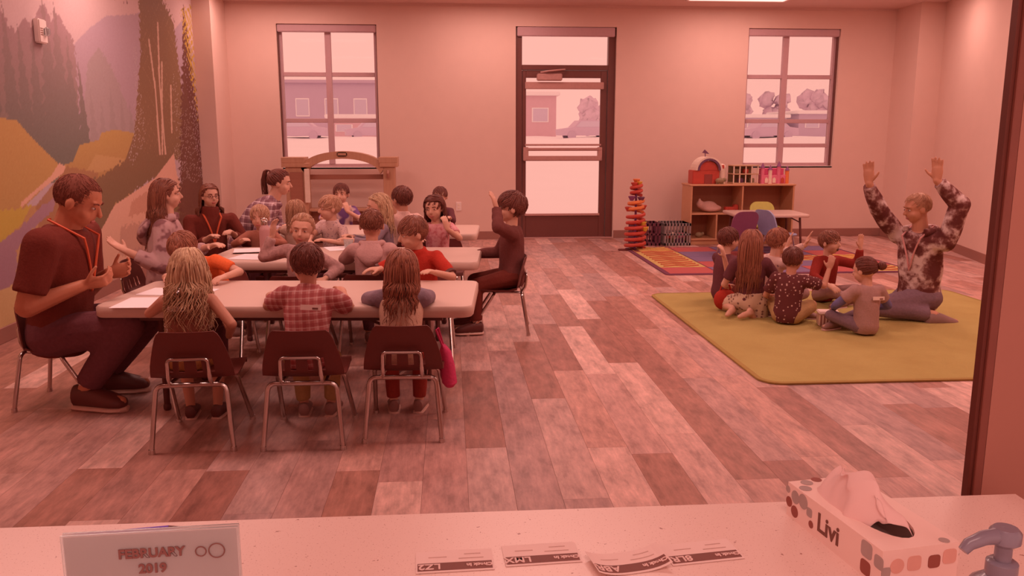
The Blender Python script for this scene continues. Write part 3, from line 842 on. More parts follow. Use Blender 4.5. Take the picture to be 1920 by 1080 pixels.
# small bracelet-like string of beads by the plaid boy
t = thing('bead_string', 'small dark string of beads by the plaid boy\'s hand', 'beads', (-.87, 4.22, TZ))
for k in range(9):
    s = Shell(); s.ell(((k - 4) * .013, .008 * math.sin(k), .007), (.007, .007, .007), seg=8, nr=6); obj('bead', s, plain('bead', (120, 66, 84)), t, smooth=True)
# clear cup on the middle table
m, nt, bs = newmat('clear_plastic'); bs.inputs['Base Color'].default_value = alb((240, 190, 180)); bs.inputs['Transmission Weight'].default_value = .8; bs.inputs['Roughness'].default_value = .15; MATS['clear'] = m
s = Shell()
def lathe(prof, seg=16): return [[(r * math.cos(2 * math.pi * a / seg), r * math.sin(2 * math.pi * a / seg), z) for a in range(seg)] for r, z in prof]
s.rings(lathe([(.001, .001), (.026, .001), (.035, .08), (.033, .08), (.025, .004), (.001, .004)]), cap=False)
tag(obj('plastic_cup', s, m, None, smooth=True, loc=(-.72, 5.90, TZ)), 'small clear cup in front of the small blond boy', 'cup')
# pink bag on chair
t = thing('pink_bag', 'bright pink cloth bag hanging beside the third chair', 'bag', (-.012, 3.80, .18))
s = Shell(); s.loft([((0, 0, 0), vec(1, 0, 0), vec(0, 1, 0), .02, .03), ((0, 0, .02), vec(1, 0, 0), vec(0, 1, 0), .036, .05), ((-.008, .01, .10), vec(1, 0, 0), vec(0, 1, 0), .034, .05), ((-.018, .0, .17), vec(1, 0, 0), vec(0, 1, 0), .028, .045), ((-.026, .0, .20), vec(1, 0, 0), vec(0, 1, 0), .012, .03)])
obj('bag_body', s, cloth('pink_cloth', (206, 52, 82)), t, smooth=True)
s = Shell(); s.tube([(-.026, .03, .19), (-.05, .02, .28), (-.06, -.02, .28), (-.026, -.03, .19)], .005); obj('strap', s, cloth('pink_cloth', (206, 52, 82)), t, smooth=True)

# ------------------------------------------------------------------ rugs
def rugmat():
    m, nt, bs = newmat('green_pile')
    v = texco(nt); n = noise(nt, v, 2.2, 4, .6); n2 = noise(nt, v, 220, 2)
    c = mixc(nt, n, alb((170, 114, 64)), alb((194, 138, 82)))
    nt.links.new(c, bs.inputs['Base Color']); bs.inputs['Roughness'].default_value = .95; bs.inputs['Specular IOR Level'].default_value = .05
    bump(nt, bs, n2, .5)
    return m
def rug_plate(s, x0, x1, y0, y1, r, z0, z1):
    pts = [(px + (x0 + x1) / 2, py + (y0 + y1) / 2) for px, py in rrect(x1 - x0, y1 - y0, r)]
    inn = [(px + (x0 + x1) / 2, py + (y0 + y1) / 2) for px, py in rrect(x1 - x0 - .01, y1 - y0 - .01, r)]
    s.rings([[(a, b, z0) for a, b in pts], [(a, b, z1 - .003) for a, b in pts], [(a, b, z1) for a, b in inn]])
gr = thing('green_rug', 'plain moss green rug with rounded corners under the seated group', 'rug', (3.05, 5.6, 0))
s = Shell(); rug_plate(s, -1.33, 1.33, -1.33, 1.33, .12, .001, .012); obj('rug_pile', s, rugmat(), gr)
s = Shell()
s.rings([[(a, b, z) for a, b in rrect(2.66 + o, 2.66 + o, .12 + o / 2)] for o, z in ((.0, .001), (.02, .002), (.02, .011), (.0, .0135), (-.03, .0135))], cap=False)
obj('binding', s, plain('green_binding', (164, 104, 52), rough=.9), gr, smooth=True)
ar = thing('alphabet_rug', 'multicoloured classroom rug of red, blue and yellow blocks by the shelf', 'rug', (3.25, 8.9, 0))
def pilecol(n, c): return plain('rug_' + n, c, rough=.95, var=.1, scale=200, bmp=.3, spec=.05)
s = Shell(); rug_plate(s, -1.13, 1.45, -1.0, 1.0, .05, .001, .011); obj('rug_base', s, pilecol('navy', (122, 56, 66)), ar)
s = Shell()
blocks = []
cols = {'red': (184, 76, 70), 'blue': (134, 86, 104), 'yellow': (202, 134, 80), 'orange': (202, 104, 68), 'violet': (126, 74, 92)}
grid = [['red', 'yellow', 'yellow', 'yellow', 'orange'], ['blue', 'red', 'blue', 'blue', 'red'], ['blue', 'violet', 'blue', 'red', 'blue'], ['red', 'blue', 'yellow', 'blue', 'violet'], ['yellow', 'red', 'orange', 'red', 'blue']]
for i in range(5):
    for j in range(5):
        x0 = -1.09 + i * .5; y0 = -.96 + j * .384
        s = Shell(); s.b2(x0 + .008, x0 + .492, y0 + .006, y0 + .378, .010, .0135, .002)
        blk = obj('colour_block', s, pilecol(grid[i][j], cols[grid[i][j]]), ar)
        s = Shell(); q = random.Random(i * 7 + j)
        if grid[i][j] in ('yellow', 'orange'):
            for k in range(3):
                yy = y0 + .06 + k * .12
                s.tube([(x0 + .06, yy, .0138), (x0 + .2, yy + .05, .0138), (x0 + .3, yy - .01, .0138), (x0 + .44, yy + .04, .0138)], .012, 5)
            obj('motif', s, pilecol('motif_' + ('red' if grid[i][j] == 'yellow' else 'gold'), (190, 86, 60) if grid[i][j] == 'yellow' else (216, 140, 78)), blk)

# ------------------------------------------------------------------ shelf unit and toys
M_birch = wood('birch_ply', (214, 128, 92), (198, 110, 76), 0)
M_birch_in = wood('birch_panel', (182, 94, 64), (170, 84, 58), 2)
sx0, sx1, sy0, sy1, sh = 3.0, 4.33, 10.15, 10.55, .76
sh_t = thing('shelf_unit', 'low birch toy shelf with open cubbies against the back wall', 'shelf', ((sx0 + sx1) / 2, (sy0 + sy1) / 2, 0))
hw, hd = (sx1 - sx0) / 2, (sy1 - sy0) / 2
def bpart(n, a, m=M_birch, par=sh_t):
    s = Shell(); s.b2(*a, .003); return obj(n, s, m, par)
bpart('side_panel', (-hw, -hw + .022, -hd, hd, 0, sh - .02)); bpart('side_panel', (hw - .022, hw, -hd, hd, 0, sh - .02))
bpart('top_panel', (-hw - .012, hw + .012, -hd - .01, hd, sh - .02, sh))
bpart('bottom_panel', (-hw + .022, hw - .022, -hd, hd, .06, .08)); bpart('plinth', (-hw + .022, hw - .022, -hd + .02, -hd + .04, 0, .06))
bpart('back_panel', (-hw + .022, hw - .022, hd - .012, hd, .06, sh - .02), M_birch_in)
bpart('divider', (-.01, .01, -hd + .004, hd - .012, .40, sh - .02)); bpart('divider', (-.33, -.31, -hd + .004, hd - .012, .08, .38)); bpart('divider', (.2, .22, -hd + .004, hd - .012, .08, .38))
bpart('shelf_board', (-hw + .022, hw - .022, -hd + .004, hd - .012, .38, .40))
# toy barn
M_red = plain('toy_red', (196, 58, 44), rough=.45); M_pink = plain('toy_pink', (224, 96, 112), rough=.45); M_cream = plain('toy_cream', (238, 170, 148), rough=.5)
M_purple = plain('toy_purple', (140, 60, 92), rough=.45); M_green = plain('toy_green', (150, 100, 72), rough=.6); M_yellow = plain('toy_yellow', (222, 142, 52), rough=.45); M_orange = plain('toy_orange', (232, 104, 56), rough=.45); M_navy = plain('toy_navy', (112, 52, 72), rough=.5)
t = thing('toy_barn', 'red toy barn with a rounded cream-edged roof on the shelf', 'toy barn', (3.24, 10.34, sh))
s = Shell(); s.b2(-.20, .14, -.1, .1, 0, .17, .006); obj('barn_wall', s, M_red, t)
arc = [(.12 * math.cos(a), .17 + .115 * math.sin(a)) for a in np.linspace(0, math.pi, 15)]
s = Shell(); s.poly(arc, -.1, .1); obj('gable', s, M_red, t)
arc2 = [(.17 * math.cos(a), .17 + .17 * math.sin(a)) for a in np.linspace(0, math.pi, 15)] + [(.13 * math.cos(a), .17 + .13 * math.sin(a)) for a in np.linspace(math.pi, 0, 15)]
s = Shell(); s.poly(arc2, -.13, .12); obj('barn_roof', s, M_cream, t)
arc3 = [(.148 * math.cos(a), .17 + .148 * math.sin(a)) for a in np.linspace(0, math.pi, 15)] + [(.122 * math.cos(a), .17 + .122 * math.sin(a)) for a in np.linspace(math.pi, 0, 15)]
s = Shell(); s.poly(arc3, -.137, -.128); obj('roof_edge', s, M_navy, t)
s = Shell(); s.b2(-.05, .05, -.106, -.098, 0, .12, .003); obj('barn_door', s, plain('barn_door_paint', (150, 52, 44)), t)
s = Shell(); s.frust((.20, 0, 0), (.20, 0, .2), .05, .05, 16); s.ell((.20, 0, .2), (.052, .052, .05)); obj('silo', s, M_cream, t, smooth=True)
s = Shell(); s.b2(.185, .215, -.056, -.045, .19, .235, .002); obj('silo_window', s, M_red, t)
s = Shell(); s.tube([(-.02, 0, .33), (-.02, 0, .38)], .006); s.poly([(-.06, .385), (.03, .37), (.0, .40), (-.03, .425)], -.006, .006); obj('weather_vane', s, M_navy, t)
s = Shell(); s.ell((.19, -.12, .035), (.06, .035, .035)); s.ell((.25, -.12, .045), (.025, .022, .025))
for q in (.15, .17, .21, .23): s.capsule((q, -.12, .0), (q, -.12, .03), .009, seg=6)
tag(obj('toy_animal', s, M_green, None, smooth=True, loc=(3.19, 10.325, sh + .009)), 'small green toy animal in front of the toy barn', 'toy')
# wooden doll house
t = thing('doll_house', 'open wooden doll house with small pillars beside the toy barn', 'doll house', (3.72, 10.34, sh))
s = Shell()
for z in (0, .115, .22): s.b2(-.165, .165, -.11, .11, z, z + .014, .002)
obj('storey_board', s, wood('doll_wood', (206, 134, 100), (190, 116, 88), 0), t)
for i in range(5):
    for z in (.014, .129):
        s = Shell(); s.b2(-.16 + i * .077, -.148 + i * .077, -.105, -.09, z, z + (.101 if z < .1 else .091)); obj('pillar', s, M_cream, t)
s = Shell(); s.b2(-.16, .16, .095, .106, .014, .22); obj('back_panel', s, M_green, t)
for i, (x, z, c) in enumerate(((-.09, .129, M_green), (.02, .129, M_red), (.1, .014, M_green), (-.04, .014, M_navy))):
    s = Shell(); s.b2(x - .03, x + .03, -.06, .02, z, z + .055, .006); obj('furniture_block', s, c, t)
# pink castle
t = thing('toy_castle', 'pink and purple toy castle with turrets at the shelf\'s end', 'toy castle', (4.11, 10.34, sh))
s = Shell(); s.b2(-.17, .17, -.07, .1, 0, .11, .004); obj('castle_base', s, M_pink, t)
s = Shell(); s.b2(-.15, .12, -.05, .09, .11, .19, .004); obj('upper_storey', s, plain('castle_magenta', (212, 62, 92)), t)
for x, h, c in ((-.16, .24, M_pink), (-.06, .21, M_cream), (.05, .26, M_pink), (.16, .2, M_orange)):
    s = Shell(); s.frust((x, -.06, 0), (x, -.06, h * .82), .026, .024, 10); tw = obj('turret', s, c, t, smooth=True)
    s = Shell(); s.frust((x, -.06, h * .82), (x, -.06, h + .02), .032, .003, 10); obj('turret_roof', s, M_purple, tw, smooth=True)
for x in (-.11, -.01, .1):
    s = Shell(); s.poly([(x - .02, .01), (x + .02, .01), (x + .02, .06), (x, .08), (x - .02, .06)], -.078, -.068); obj('arch_opening', s, M_cream if x < 0 else M_red, t)
# things in the cubbies
s = Shell()
for a in ((0, 0, .07, .12, .09, .07), (-.11, 0, .1, .05, .05, .05), (.09, -.02, .05, .08, .05, .04), (.02, -.06, .04, .1, .05, .035), (-.12, -.02, .15, .02, .015, .03)): s.ell(a[:3], a[3:])
tag(obj('stuffed_toy', remesh(s, .012, 3), cloth('plush', (206, 128, 112)), None, loc=(3.28, 10.32, .402)), 'pale pink stuffed toy lying in the upper left cubby', 'stuffed toy')
t = thing('toy_truck', 'small red toy truck in the upper cubby near the divider', 'toy truck', (3.56, 10.28, .40))
s = Shell(); s.b2(-.08, .05, -.04, .04, .02, .07, .006); s.b2(.03, .09, -.038, .038, .02, .1, .01); obj('truck_body', s, M_red, t)
for a in (-.05, .05):
    for b in (-.04, .04):
        s = Shell(); s.frust((a, b - .008, .018), (a, b + .008, .018), .018, .018, 10); obj('wheel', s, M_dark, t)
s = Shell(); s.ell((0, 0, .035), (.05, .03, .035)); s.ell((.05, 0, .05), (.02, .02, .022)); tag(obj('small_toy', s, M_green, None, smooth=True, loc=(3.16, 10.28, .08)), 'small green toy on the bottom shelf', 'toy')

# crates
def crate(x, y, rz, w, d, h, mat, label, slots):
    t = thing('storage_crate', label, 'crate', (x, y, 0), rz, 'storage crates')
    s = Shell(); s.b2(-w / 2, w / 2, -d / 2, d / 2, 0, .012); obj('crate_floor', s, mat, t)
    for (a, b, ax) in ((-d / 2, w, 0), (d / 2, w, 0), (-w / 2, d, 1), (w / 2, d, 1)):
        s = Shell()
        def bar(u0, u1, z0, z1):
            if ax == 0: s.b2(u0, u1, a - .005, a + .005, z0, z1, .002)
            else: s.b2(a - .005, a + .005, u0, u1, z0, z1, .002)
        bar(-b / 2, b / 2, h - .035, h); bar(-b / 2, b / 2, 0, .035); bar(-b / 2, b / 2, h * .5 - .012, h * .5 + .012)
        for k in range(slots + 1):
            u = -b / 2 + b * k / slots; wd = .02 if k in (0, slots) else .009
            bar(max(-b / 2, u - wd), min(b / 2, u + wd), 0, h)
        obj('lattice_side', s, mat, t)
    return t
crate(2.84, 10.28, 0, .33, .33, .28, plain('crate_grey_green', (150, 104, 98), rough=.5), 'grey-green milk crate of toys beside the shelf', 8)
for k in range(5):
    s = Shell(); s.box((0, 0, 0), (.1, .07, .06), .01); o = obj('toy_block', s, (M_red, M_green, M_cream, M_navy, M_pink)[k], None, loc=(2.74 + .05 * k, 10.22 + .06 * (k % 3), .045 if k % 2 else .11), rz=k * .7)
    tag(o, ('red', 'green', 'cream', 'dark blue', 'pink')[k] + ' toy block inside the grey-green milk crate', 'toy block', 'blocks in the milk crate')
crate(2.46, 10.30, 0, .33, .33, .28, plain('crate_purple', (112, 46, 56), rough=.5), 'dark purple crate behind the red toy tower', 6)

# red spiral tower toy
t = thing('marble_tower', 'tall red spiral marble run tower with yellow and purple pieces', 'toy tower', (2.21, 9.72, 0))
s = Shell(); s.b2(-.2, .2, -.03, .03, 0, .02, .006); s.b2(-.03, .03, -.2, .2, 0, .02, .006); obj('base_cross', s, plain('toy_dark', (120, 44, 40)), t)
s = Shell(); s.tube([(0, 0, .02), (0, 0, .8)], .014); obj('mast', s, M_purple, t, smooth=True)
def spiral(z0, z1, r, turns, rad): return [(r * math.cos(a), r * math.sin(a), z0 + (z1 - z0) * i / (turns * 14)) for i, a in enumerate(np.linspace(0, turns * 2 * math.pi, turns * 14 + 1))]
for z0, z1, r, tn, c in ((.03, .30, .115, 4, M_red), (.30, .44, .10, 2, M_red), (.46, .60, .085, 2, M_orange), (.66, .78, .06, 2, M_red)):
    s = Shell(); s.tube(spiral(z0, z1, r, tn, .02), .021, 7); obj('spiral_track', s, c, t, smooth=True)
for x, y, z, c in ((.08, -.06, .33, M_yellow), (-.09, 0, .5, M_red), (.09, .0, .52, M_red), (.05, -.05, .62, M_navy), (-.06, -.04, .63, M_purple), (0, 0, .83, M_orange), (.03, 0, .8, M_yellow), (-.03, -.03, .79, M_red), (.1, -.08, .27, M_yellow)):
    s = Shell(); s.rings(lathe([(.02, -.03), (.045, .02), (.04, .024), (.016, -.02)], 10)); o = obj('funnel', s, c, t, smooth=True, loc=(x, y, z))

# children's table and coloured chairs
t = thing('small_table', 'small white table among the coloured chairs', 'table', (3.66, 9.38, 0), R(-3))
s = Shell(); slab(s, .84, .62, .04, .445, .48); obj('table_top', s, M_top, t, smooth=True)
for a in (-1, 1):
    for b in (-1, 1):
        s = Shell(); s.tube([(a * .33, b * .22, .445), (a * .36, b * .25, .0)], .013); s.tube([(a * .34, b * .23, .38), (a * .22, b * .16, .445)], .007); obj('leg', s, M_dark, t, smooth=True)
def kid_chair(x, y, face, mat, label):
    t = thing('plastic_chair', label, 'chair', (x, y, 0), R(face), 'coloured plastic children\'s chairs')
    s = Shell(); slab(s, .32, .30, .06, .25, .272); obj('seat', s, mat, t, smooth=True)
    pr = rrect(.30, .30, .09)
    s = Shell(); s.rings([[(px, -.14 - .12 * (pz + .15) / .3 + o - .25 * px * px * -1, .395 + pz) for px, pz in pr] for o in (-.009, .009)])
    obj('backrest', s, mat, t, smooth=True)
    for a in (-1, 1):
        for b in (-1, 1):
            s = Shell(); s.tube([(a * .11, b * .10, .25), (a * .15, b * .14, 0)], .013); obj('leg', s, M_chrome, t, smooth=True)
    return t
kid_chair(3.19, 9.02, 8, plain('chair_purple', (140, 62, 82), rough=.4), 'purple plastic chair with its back to the seated group')
kid_chair(3.86, 9.86, 172, plain('chair_green', (186, 140, 56), rough=.4), 'lime green plastic chair behind the small table')
kid_chair(3.72, 9.08, -68, plain('chair_blue', (160, 130, 150), rough=.4), 'light blue plastic chair beside the small table')

# ------------------------------------------------------------------ wooden arch stand (against the back wall)
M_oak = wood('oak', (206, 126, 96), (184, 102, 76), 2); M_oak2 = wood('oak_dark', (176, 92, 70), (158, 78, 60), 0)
A = thing('wooden_arch', 'light wooden play stand with a carved arch top under the window', 'play stand', (-1.33, 10.45, 0))
def ap(n, a, m=M_oak, bev=.004):
    s = Shell(); s.b2(*a, bev); return obj(n, s, m, A)
ap('post', (-.66, -.40, -.12, .12, 0, .98)); ap('post', (.52, .66, -.12, .12, 0, .98))
ap('post_cap', (-.70, -.36, -.15, .15, .98, 1.03)); ap('post_cap', (.48, .70, -.15, .15, .98, 1.03))
ap('cornice', (-.70, -.42, -.15, .15, 1.03, 1.10)); ap('cornice', (.47, .70, -.15, .15, 1.03, 1.10)); 
out = [(.50 * math.cos(a) + .03, .96 + .21 * math.sin(a)) for a in np.linspace(0, math.pi, 21)]
inn = [(.45 * math.cos(a) + .03, .89 + .19 * math.sin(a)) for a in np.linspace(math.pi, 0, 21)]
s = Shell()
for i in range(20):
    s.poly([out[i], out[i + 1], inn[19 - i], inn[20 - i]], -.12, .1)
obj('arch_header', s, M_oak, A)
mid = [(.505 * math.cos(a) + .03, .965 + .215 * math.sin(a), -.14) for a in np.linspace(0, math.pi, 25)]
s = Shell(); s.tube(mid, .022, 8); obj('arch_moulding', s, M_oak, A, smooth=True)
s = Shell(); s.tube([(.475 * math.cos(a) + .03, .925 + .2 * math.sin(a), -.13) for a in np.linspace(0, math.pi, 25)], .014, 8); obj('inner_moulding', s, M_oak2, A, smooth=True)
s = Shell(); s.box((.03, -.135, 1.135), (.12, .02, .05), .01); obj('rosette', s, M_oak, A)
for z0, z1 in ((.12, .48), (.52, .92)):
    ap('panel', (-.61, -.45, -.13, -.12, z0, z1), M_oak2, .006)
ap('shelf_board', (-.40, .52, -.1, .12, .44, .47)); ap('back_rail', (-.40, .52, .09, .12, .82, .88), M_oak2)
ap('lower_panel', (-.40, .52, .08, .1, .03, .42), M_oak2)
s = Shell(); s.tube([(.58, -.14, .93), (.58, -.17, .90), (.58, -.15, .85)], .02); obj('corbel', s, M_oak2, A, smooth=True)
s = Shell(); s.b2(-.43, -.37, -.16, -.12, .55, .96, .004); obj('height_chart', s, M_cream, A)

# outlet and alarm on walls
t = thing('wall_outlet', 'white double wall outlet left of the door', 'outlet', (.118, YB, .438))
s = Shell(); s.b2(-.036, .036, -.008, 0, -.058, .058, .003); obj('cover_plate', s, M_white, t)
for z in (-.02, .02): 
    s = Shell(); s.b2(-.016, .016, -.011, -.007, z - .014, z + .014, .003); obj('socket', s, M_cream, t)
t = thing('fire_alarm', 'small white fire alarm strobe high on the mural wall', 'fire alarm', (XL, 6.48, 2.10))
s = Shell(); s.b2(0, .045, -.06, .06, -.085, .085, .008); obj('alarm_housing', s, M_white, t)
s = Shell(); s.b2(.045, .075, .0, .045, -.03, .03, .008); obj('strobe_lens', s, MATS['clear'], t)
s = Shell()
for k in range(4): s.b2(.045, .047, -.045, -.01, -.03 + k * .015, -.024 + k * .015)
obj('speaker_slots', s, M_base, t)

# ------------------------------------------------------------------ on the counter
CZ = .85
M_box = plain('tissue_carton', (244, 168, 152), rough=.55, var=.02)
ang = math.atan2(.816 - .798 , .557 - .462)
t = thing('tissue_box', 'white tissue box with grey and maroon dots on the counter', 'tissue box', (.51, .921, CZ), R(8.5))
bw, bl, bhh = .0996, .194, .046
s = Shell(); slot = [(.030 * math.cos(a), .068 * math.sin(a) - .008) for a in np.linspace(0, 2 * math.pi, 24, endpoint=False)]
rim = []
for i in range(24):
    a = 2 * math.pi * i / 24; c, q = math.cos(a), math.sin(a); k = max(abs(c), abs(q)); rim.append((c / k * bw / 2, q / k * bl / 2))
s.add([(a, b, bhh) for a, b in rim] + [(a, b, bhh) for a, b in slot] + [(a, b, bhh - .004) for a, b in slot], [(i, (i + 1) % 24, 24 + (i + 1) % 24, 24 + i) for i in range(24)] + [(24 + i, 24 + (i + 1) % 24, 48 + (i + 1) % 24, 48 + i) for i in range(24)])
co = [(-bw / 2, -bl / 2), (bw / 2, -bl / 2), (bw / 2, bl / 2), (-bw / 2, bl / 2)]
s.add([(a, b, 0) for a, b in co] + [(a, b, bhh) for a, b in co], [(0, 1, 5, 4), (1, 2, 6, 5), (2, 3, 7, 6), (3, 0, 4, 7), (3, 2, 1, 0)])
obj('carton', s, M_box, t)
cm = [plain('dot_grey', (176, 122, 112)), plain('dot_maroon', (150, 62, 50)), plain('dot_pink', (226, 134, 116))]
def dot(par, p, n, r, mt, sq=False):
    s = Shell(); x, y, d = frame(n); p = np.array(p); k = 4 if sq else 16
    def rr(r): 
        o = []
        for j in range(20):
            a = 2 * math.pi * j / 20; e = 4 if sq else 2
            c, q = math.cos(a), math.sin(a); o.append((math.copysign(abs(c) ** (2 / e), c) * r, math.copysign(abs(q) ** (2 / e), q) * r))
        return o
    s.rings([[p + d * h + x * a + y * b for a, b in rr(r)] for h in (.0001, .0005)])
    obj('printed_dot', s, mt, par)
L_ = (-1, 0, 0); F_ = (0, -1, 0); U_ = (0, 0, 1)
for y, z, r, c, q in ((.092, .02, .007, 1, 0), (.078, .032, .009, 0, 0), (.078, .012, .008, 1, 0), (.06, .034, .01, 0, 0), (.045, .026, .006, 0, 1), (.04, .012, .005, 1, 0), (-.07, .034, .01, 0, 1), (-.07, .012, .009, 1, 1), (-.092, .03, .008, 0, 1), (.096, .036, .005, 0, 0)):
    dot(t, (-bw / 2, y, z), L_, r, cm[c], q)
for x, z, r, c, q in ((-.03, .026, .009, 2, 0), (-.008, .027, .009, 2, 1), (.018, .026, .008, 1, 1), (.038, .03, .009, 2, 1), (-.044, .02, .006, 0, 1)):
    dot(t, (x, -bl / 2, z), F_, r, cm[c], q)
for x, y, r, c in ((-.028, .088, .008, 0), (-.01, .094, .007, 1), (-.04, .072, .008, 0), (.035, -.09, .006, 0)):
    dot(t, (x, y, bhh), U_, r, cm[c])
me = text_mesh('Livi', .034, .0006); o = obj('lettering', me, plain('print_brown', (120, 56, 44)), t); o.location = (-bw / 2 - .0004, .004, .022); o.rotation_euler = (R(90), 0, R(-90))
# the tissue: a crumpled sheet rising from the slot
n, mq = 40, 26; tv = []; tf = []
def hprof(u):
    return float(np.interp(u, [0, .06, .13, .22, .3, .45, .62, .8, .92, 1], [.018, .032, .028, .032, .046, .054, .052, .042, .030, .016]))
for i in range(n + 1):
    u = i / n
    for j in range(mq + 1):
        t_ = -1 + 2 * j / mq
        yy = .070 - .122 * u + .016 * t_ * math.sin(5 * u)
        wd = .033 * (1 - .3 * abs(2 * u - 1) ** 2) + .003 * math.sin(11 * u)
        h = hprof(u) * (1 - abs(t_) ** 1.7)
        fold = .0055 * math.sin(11 * u + 5 * t_) + .003 * math.sin(27 * u - 7 * t_)
        tv.append((wd * t_ - .006 + fold * (1 - abs(t_)) - .012 * (1 - abs(t_)) * math.sin(3 * u), yy, bhh - .006 + h + fold * (1 - t_ * t_)))
for i in range(n):
    for j in range(mq):
        a = i * (mq + 1) + j; tf.append((a, a + 1, a + mq + 2, a + mq + 1))
s = Shell(); s.add(tv, tf)
tis = obj('tissue', s, plain('tissue_paper', (236, 158, 146), rough=.9, var=.02, spec=.1), None, smooth=True, angle=False, loc=t.location, rz=R(8.5))
md = tis.modifiers.new('thick', 'SOLIDIFY'); md.thickness = .0006
tag(tis, 'white tissue pulled up out of the tissue box', 'tissue')
# label strips
M_lab = plain('label_paper', (240, 168, 154), rough=.6, var=.01); M_ink = plain('label_ink', (128, 58, 48), rough=.6); M_inkw = plain('label_white_ink', (236, 160, 146), rough=.6)
def strip(x, y, rz, code, bend_, label):
    t = thing('check_in_label', label, 'label', (x, y, CZ + .0006), rz, 'check-in labels on the counter')
    w, d = .092, .05
    def sheet(x0, x1, y0, y1, zo):
        s = Shell(); n = 12; v = []; f = []
        for i in range(n + 1):
            xx = x0 + (x1 - x0) * i / n; zz = bend_ * abs(xx / (w / 2)) ** 3
            for yy in (y0, y1): v.append((xx, yy, zz + zo)); v.append((xx, yy, zz + zo + .0003))
        for i in range(n):
            a = i * 4
            f += [(a + 1, a + 5, a + 7, a + 3), (a, a + 2, a + 6, a + 4), (a, a + 4, a + 5, a + 1), (a + 2, a + 3, a + 7, a + 6)]
        f += [(0, 1, 3, 2), (n * 4, n * 4 + 2, n * 4 + 3, n * 4 + 1)]
        s.add(v, f); return s
    obj('label_sheet', sheet(-w / 2, w / 2, -d / 2, d / 2, 0), M_lab, t)
    b = obj('header_bar', sheet(-w / 2 + .002, w / 2 - .002, -d / 2 + .004, -d / 2 + .021, .0004), M_ink, t)
    for body, px, sz in ((code, -.030, .0165), ('Check In', .029, .0085)):
        me = text_mesh(body, sz, .0003); 
        for v in me.vertices: v.co = Vector((-v.co.x + px, -v.co.y - d / 2 + .0125, v.co.z + .0011 + bend_ * abs((px - v.co.x) / (w / 2)) ** 3))
        obj('lettering', me, M_inkw, b)
    for k, (px, wd) in enumerate(((.02, .03), (-.02, .022), (.022, .02))):
        s = sheet(px - wd / 2, px + wd / 2, .004 + k * .005, .0055 + k * .005, .0004); obj('printed_line', s, plain('print_faint', (206, 134, 120)), t)
strip(.000, .916, R(2), 'LZ2', .0, 'check-in label strip reading LZ2, leftmost on the counter')
strip(.105, .925, R(3), 'LMX', .0, 'check-in label strip reading LMX on the counter')
strip(.206, .896, R(10), 'ABR', .008, 'curled check-in label strip between two flat ones')
strip(.300, .915, R(7), '8LR', .0, 'check-in label strip reading 8LR nearest the tissue box')
# soap pump bottle
M_soap = plain('soap_plastic', (132, 96, 102), rough=.3, var=.04, coat=.2)
t = thing('soap_dispenser', 'dusky blue soap pump bottle at the right end of the counter', 'soap bottle', (.535, .71, CZ), R(190))
s = Shell(); s.rings(lathe([(.026, 0), (.031, .004), (.032, .02), (.0315, .05), (.027, .066), (.013, .077)], 20)); obj('bottle_body', s, M_soap, t, smooth=True)
s = Shell(); s.rings(lathe([(.0135, .074), (.0145, .078), (.0145, .09), (.012, .092)], 16)); obj('collar', s, M_soap, t, smooth=True)
s = Shell(); s.tube([(0, 0, .09), (0, 0, .112)], .008, 10); obj('pump_stem', s, M_soap, t, smooth=True)
s = Shell(); s.rings(lathe([(.010, .108), (.0145, .112), (.0145, .122), (.011, .126)], 16)); s.tube([(0, 0, .118), (.025, 0, .1185), (.042, 0, .114), (.048, 0, .108)], .0085, 10, .005); obj('pump_head', s, M_soap, t, smooth=True)
# sign holder with calendar
t = thing('calendar_sign', 'upright clear sign holder with a February 2019 calendar sheet', 'sign', (-.236, .62, CZ - .0), R(3))
s = Shell(); s.b2(-.066, .066, -.003, -.0015, .004, .198); s.b2(-.066, .066, .0015, .003, .004, .198); s.b2(-.066, .066, -.03, .03, 0, .004, .001); obj('acrylic_holder', s, MATS['clear'], t)
s = Shell(); s.b2(-.0645, .0645, -.0008, .0008, .006, .196); pg = obj('calendar_page', s, plain('calendar_paper', (214, 140, 126), rough=.7, var=.01), t)
M_cal = plain('calendar_ink', (128, 62, 54))
for body, z, sz in (('FEBRUARY', .180, .0105), ('2019', .167, .0105)):
    o = obj('lettering', text_mesh(body, sz, .0004), M_cal, pg); o.location = (0, -.0034, z); o.rotation_euler = (R(90), 0, 0)
s = Shell(); s.b2(-.058, .058, -.0036, -.0032, .07, .142); obj('picture_strip', s, blotch('calendar_picture', ((.3, (150, 90, 100)), (.5, (200, 120, 90)), (.7, (216, 150, 130))), 90), pg)
for dx, r in ((.037, .004), (.049, .006)):
    s = Shell(); s.tube([(dx + r * math.cos(a), -.0034, .179 + r * math.sin(a)) for a in np.linspace(0, 2 * math.pi, 17)], .0005, 5); obj('bicycle_motif', s, M_cal, pg)
t = thing('pen', 'blue pen lying at the far edge of the counter', 'pen', (-.415, 1.012, CZ), R(8))
s = Shell(); s.tube([(-.06, 0, .0045), (.05, 0, .0045)], .0042, 8); obj('pen_barrel', s, plain('pen_blue', (120, 66, 150)), t, smooth=True)
s = Shell(); s.tube([(.05, 0, .0045), (.066, 0, .0045)], .004, 8, .001); obj('pen_tip', s, M_dark, t, smooth=True)
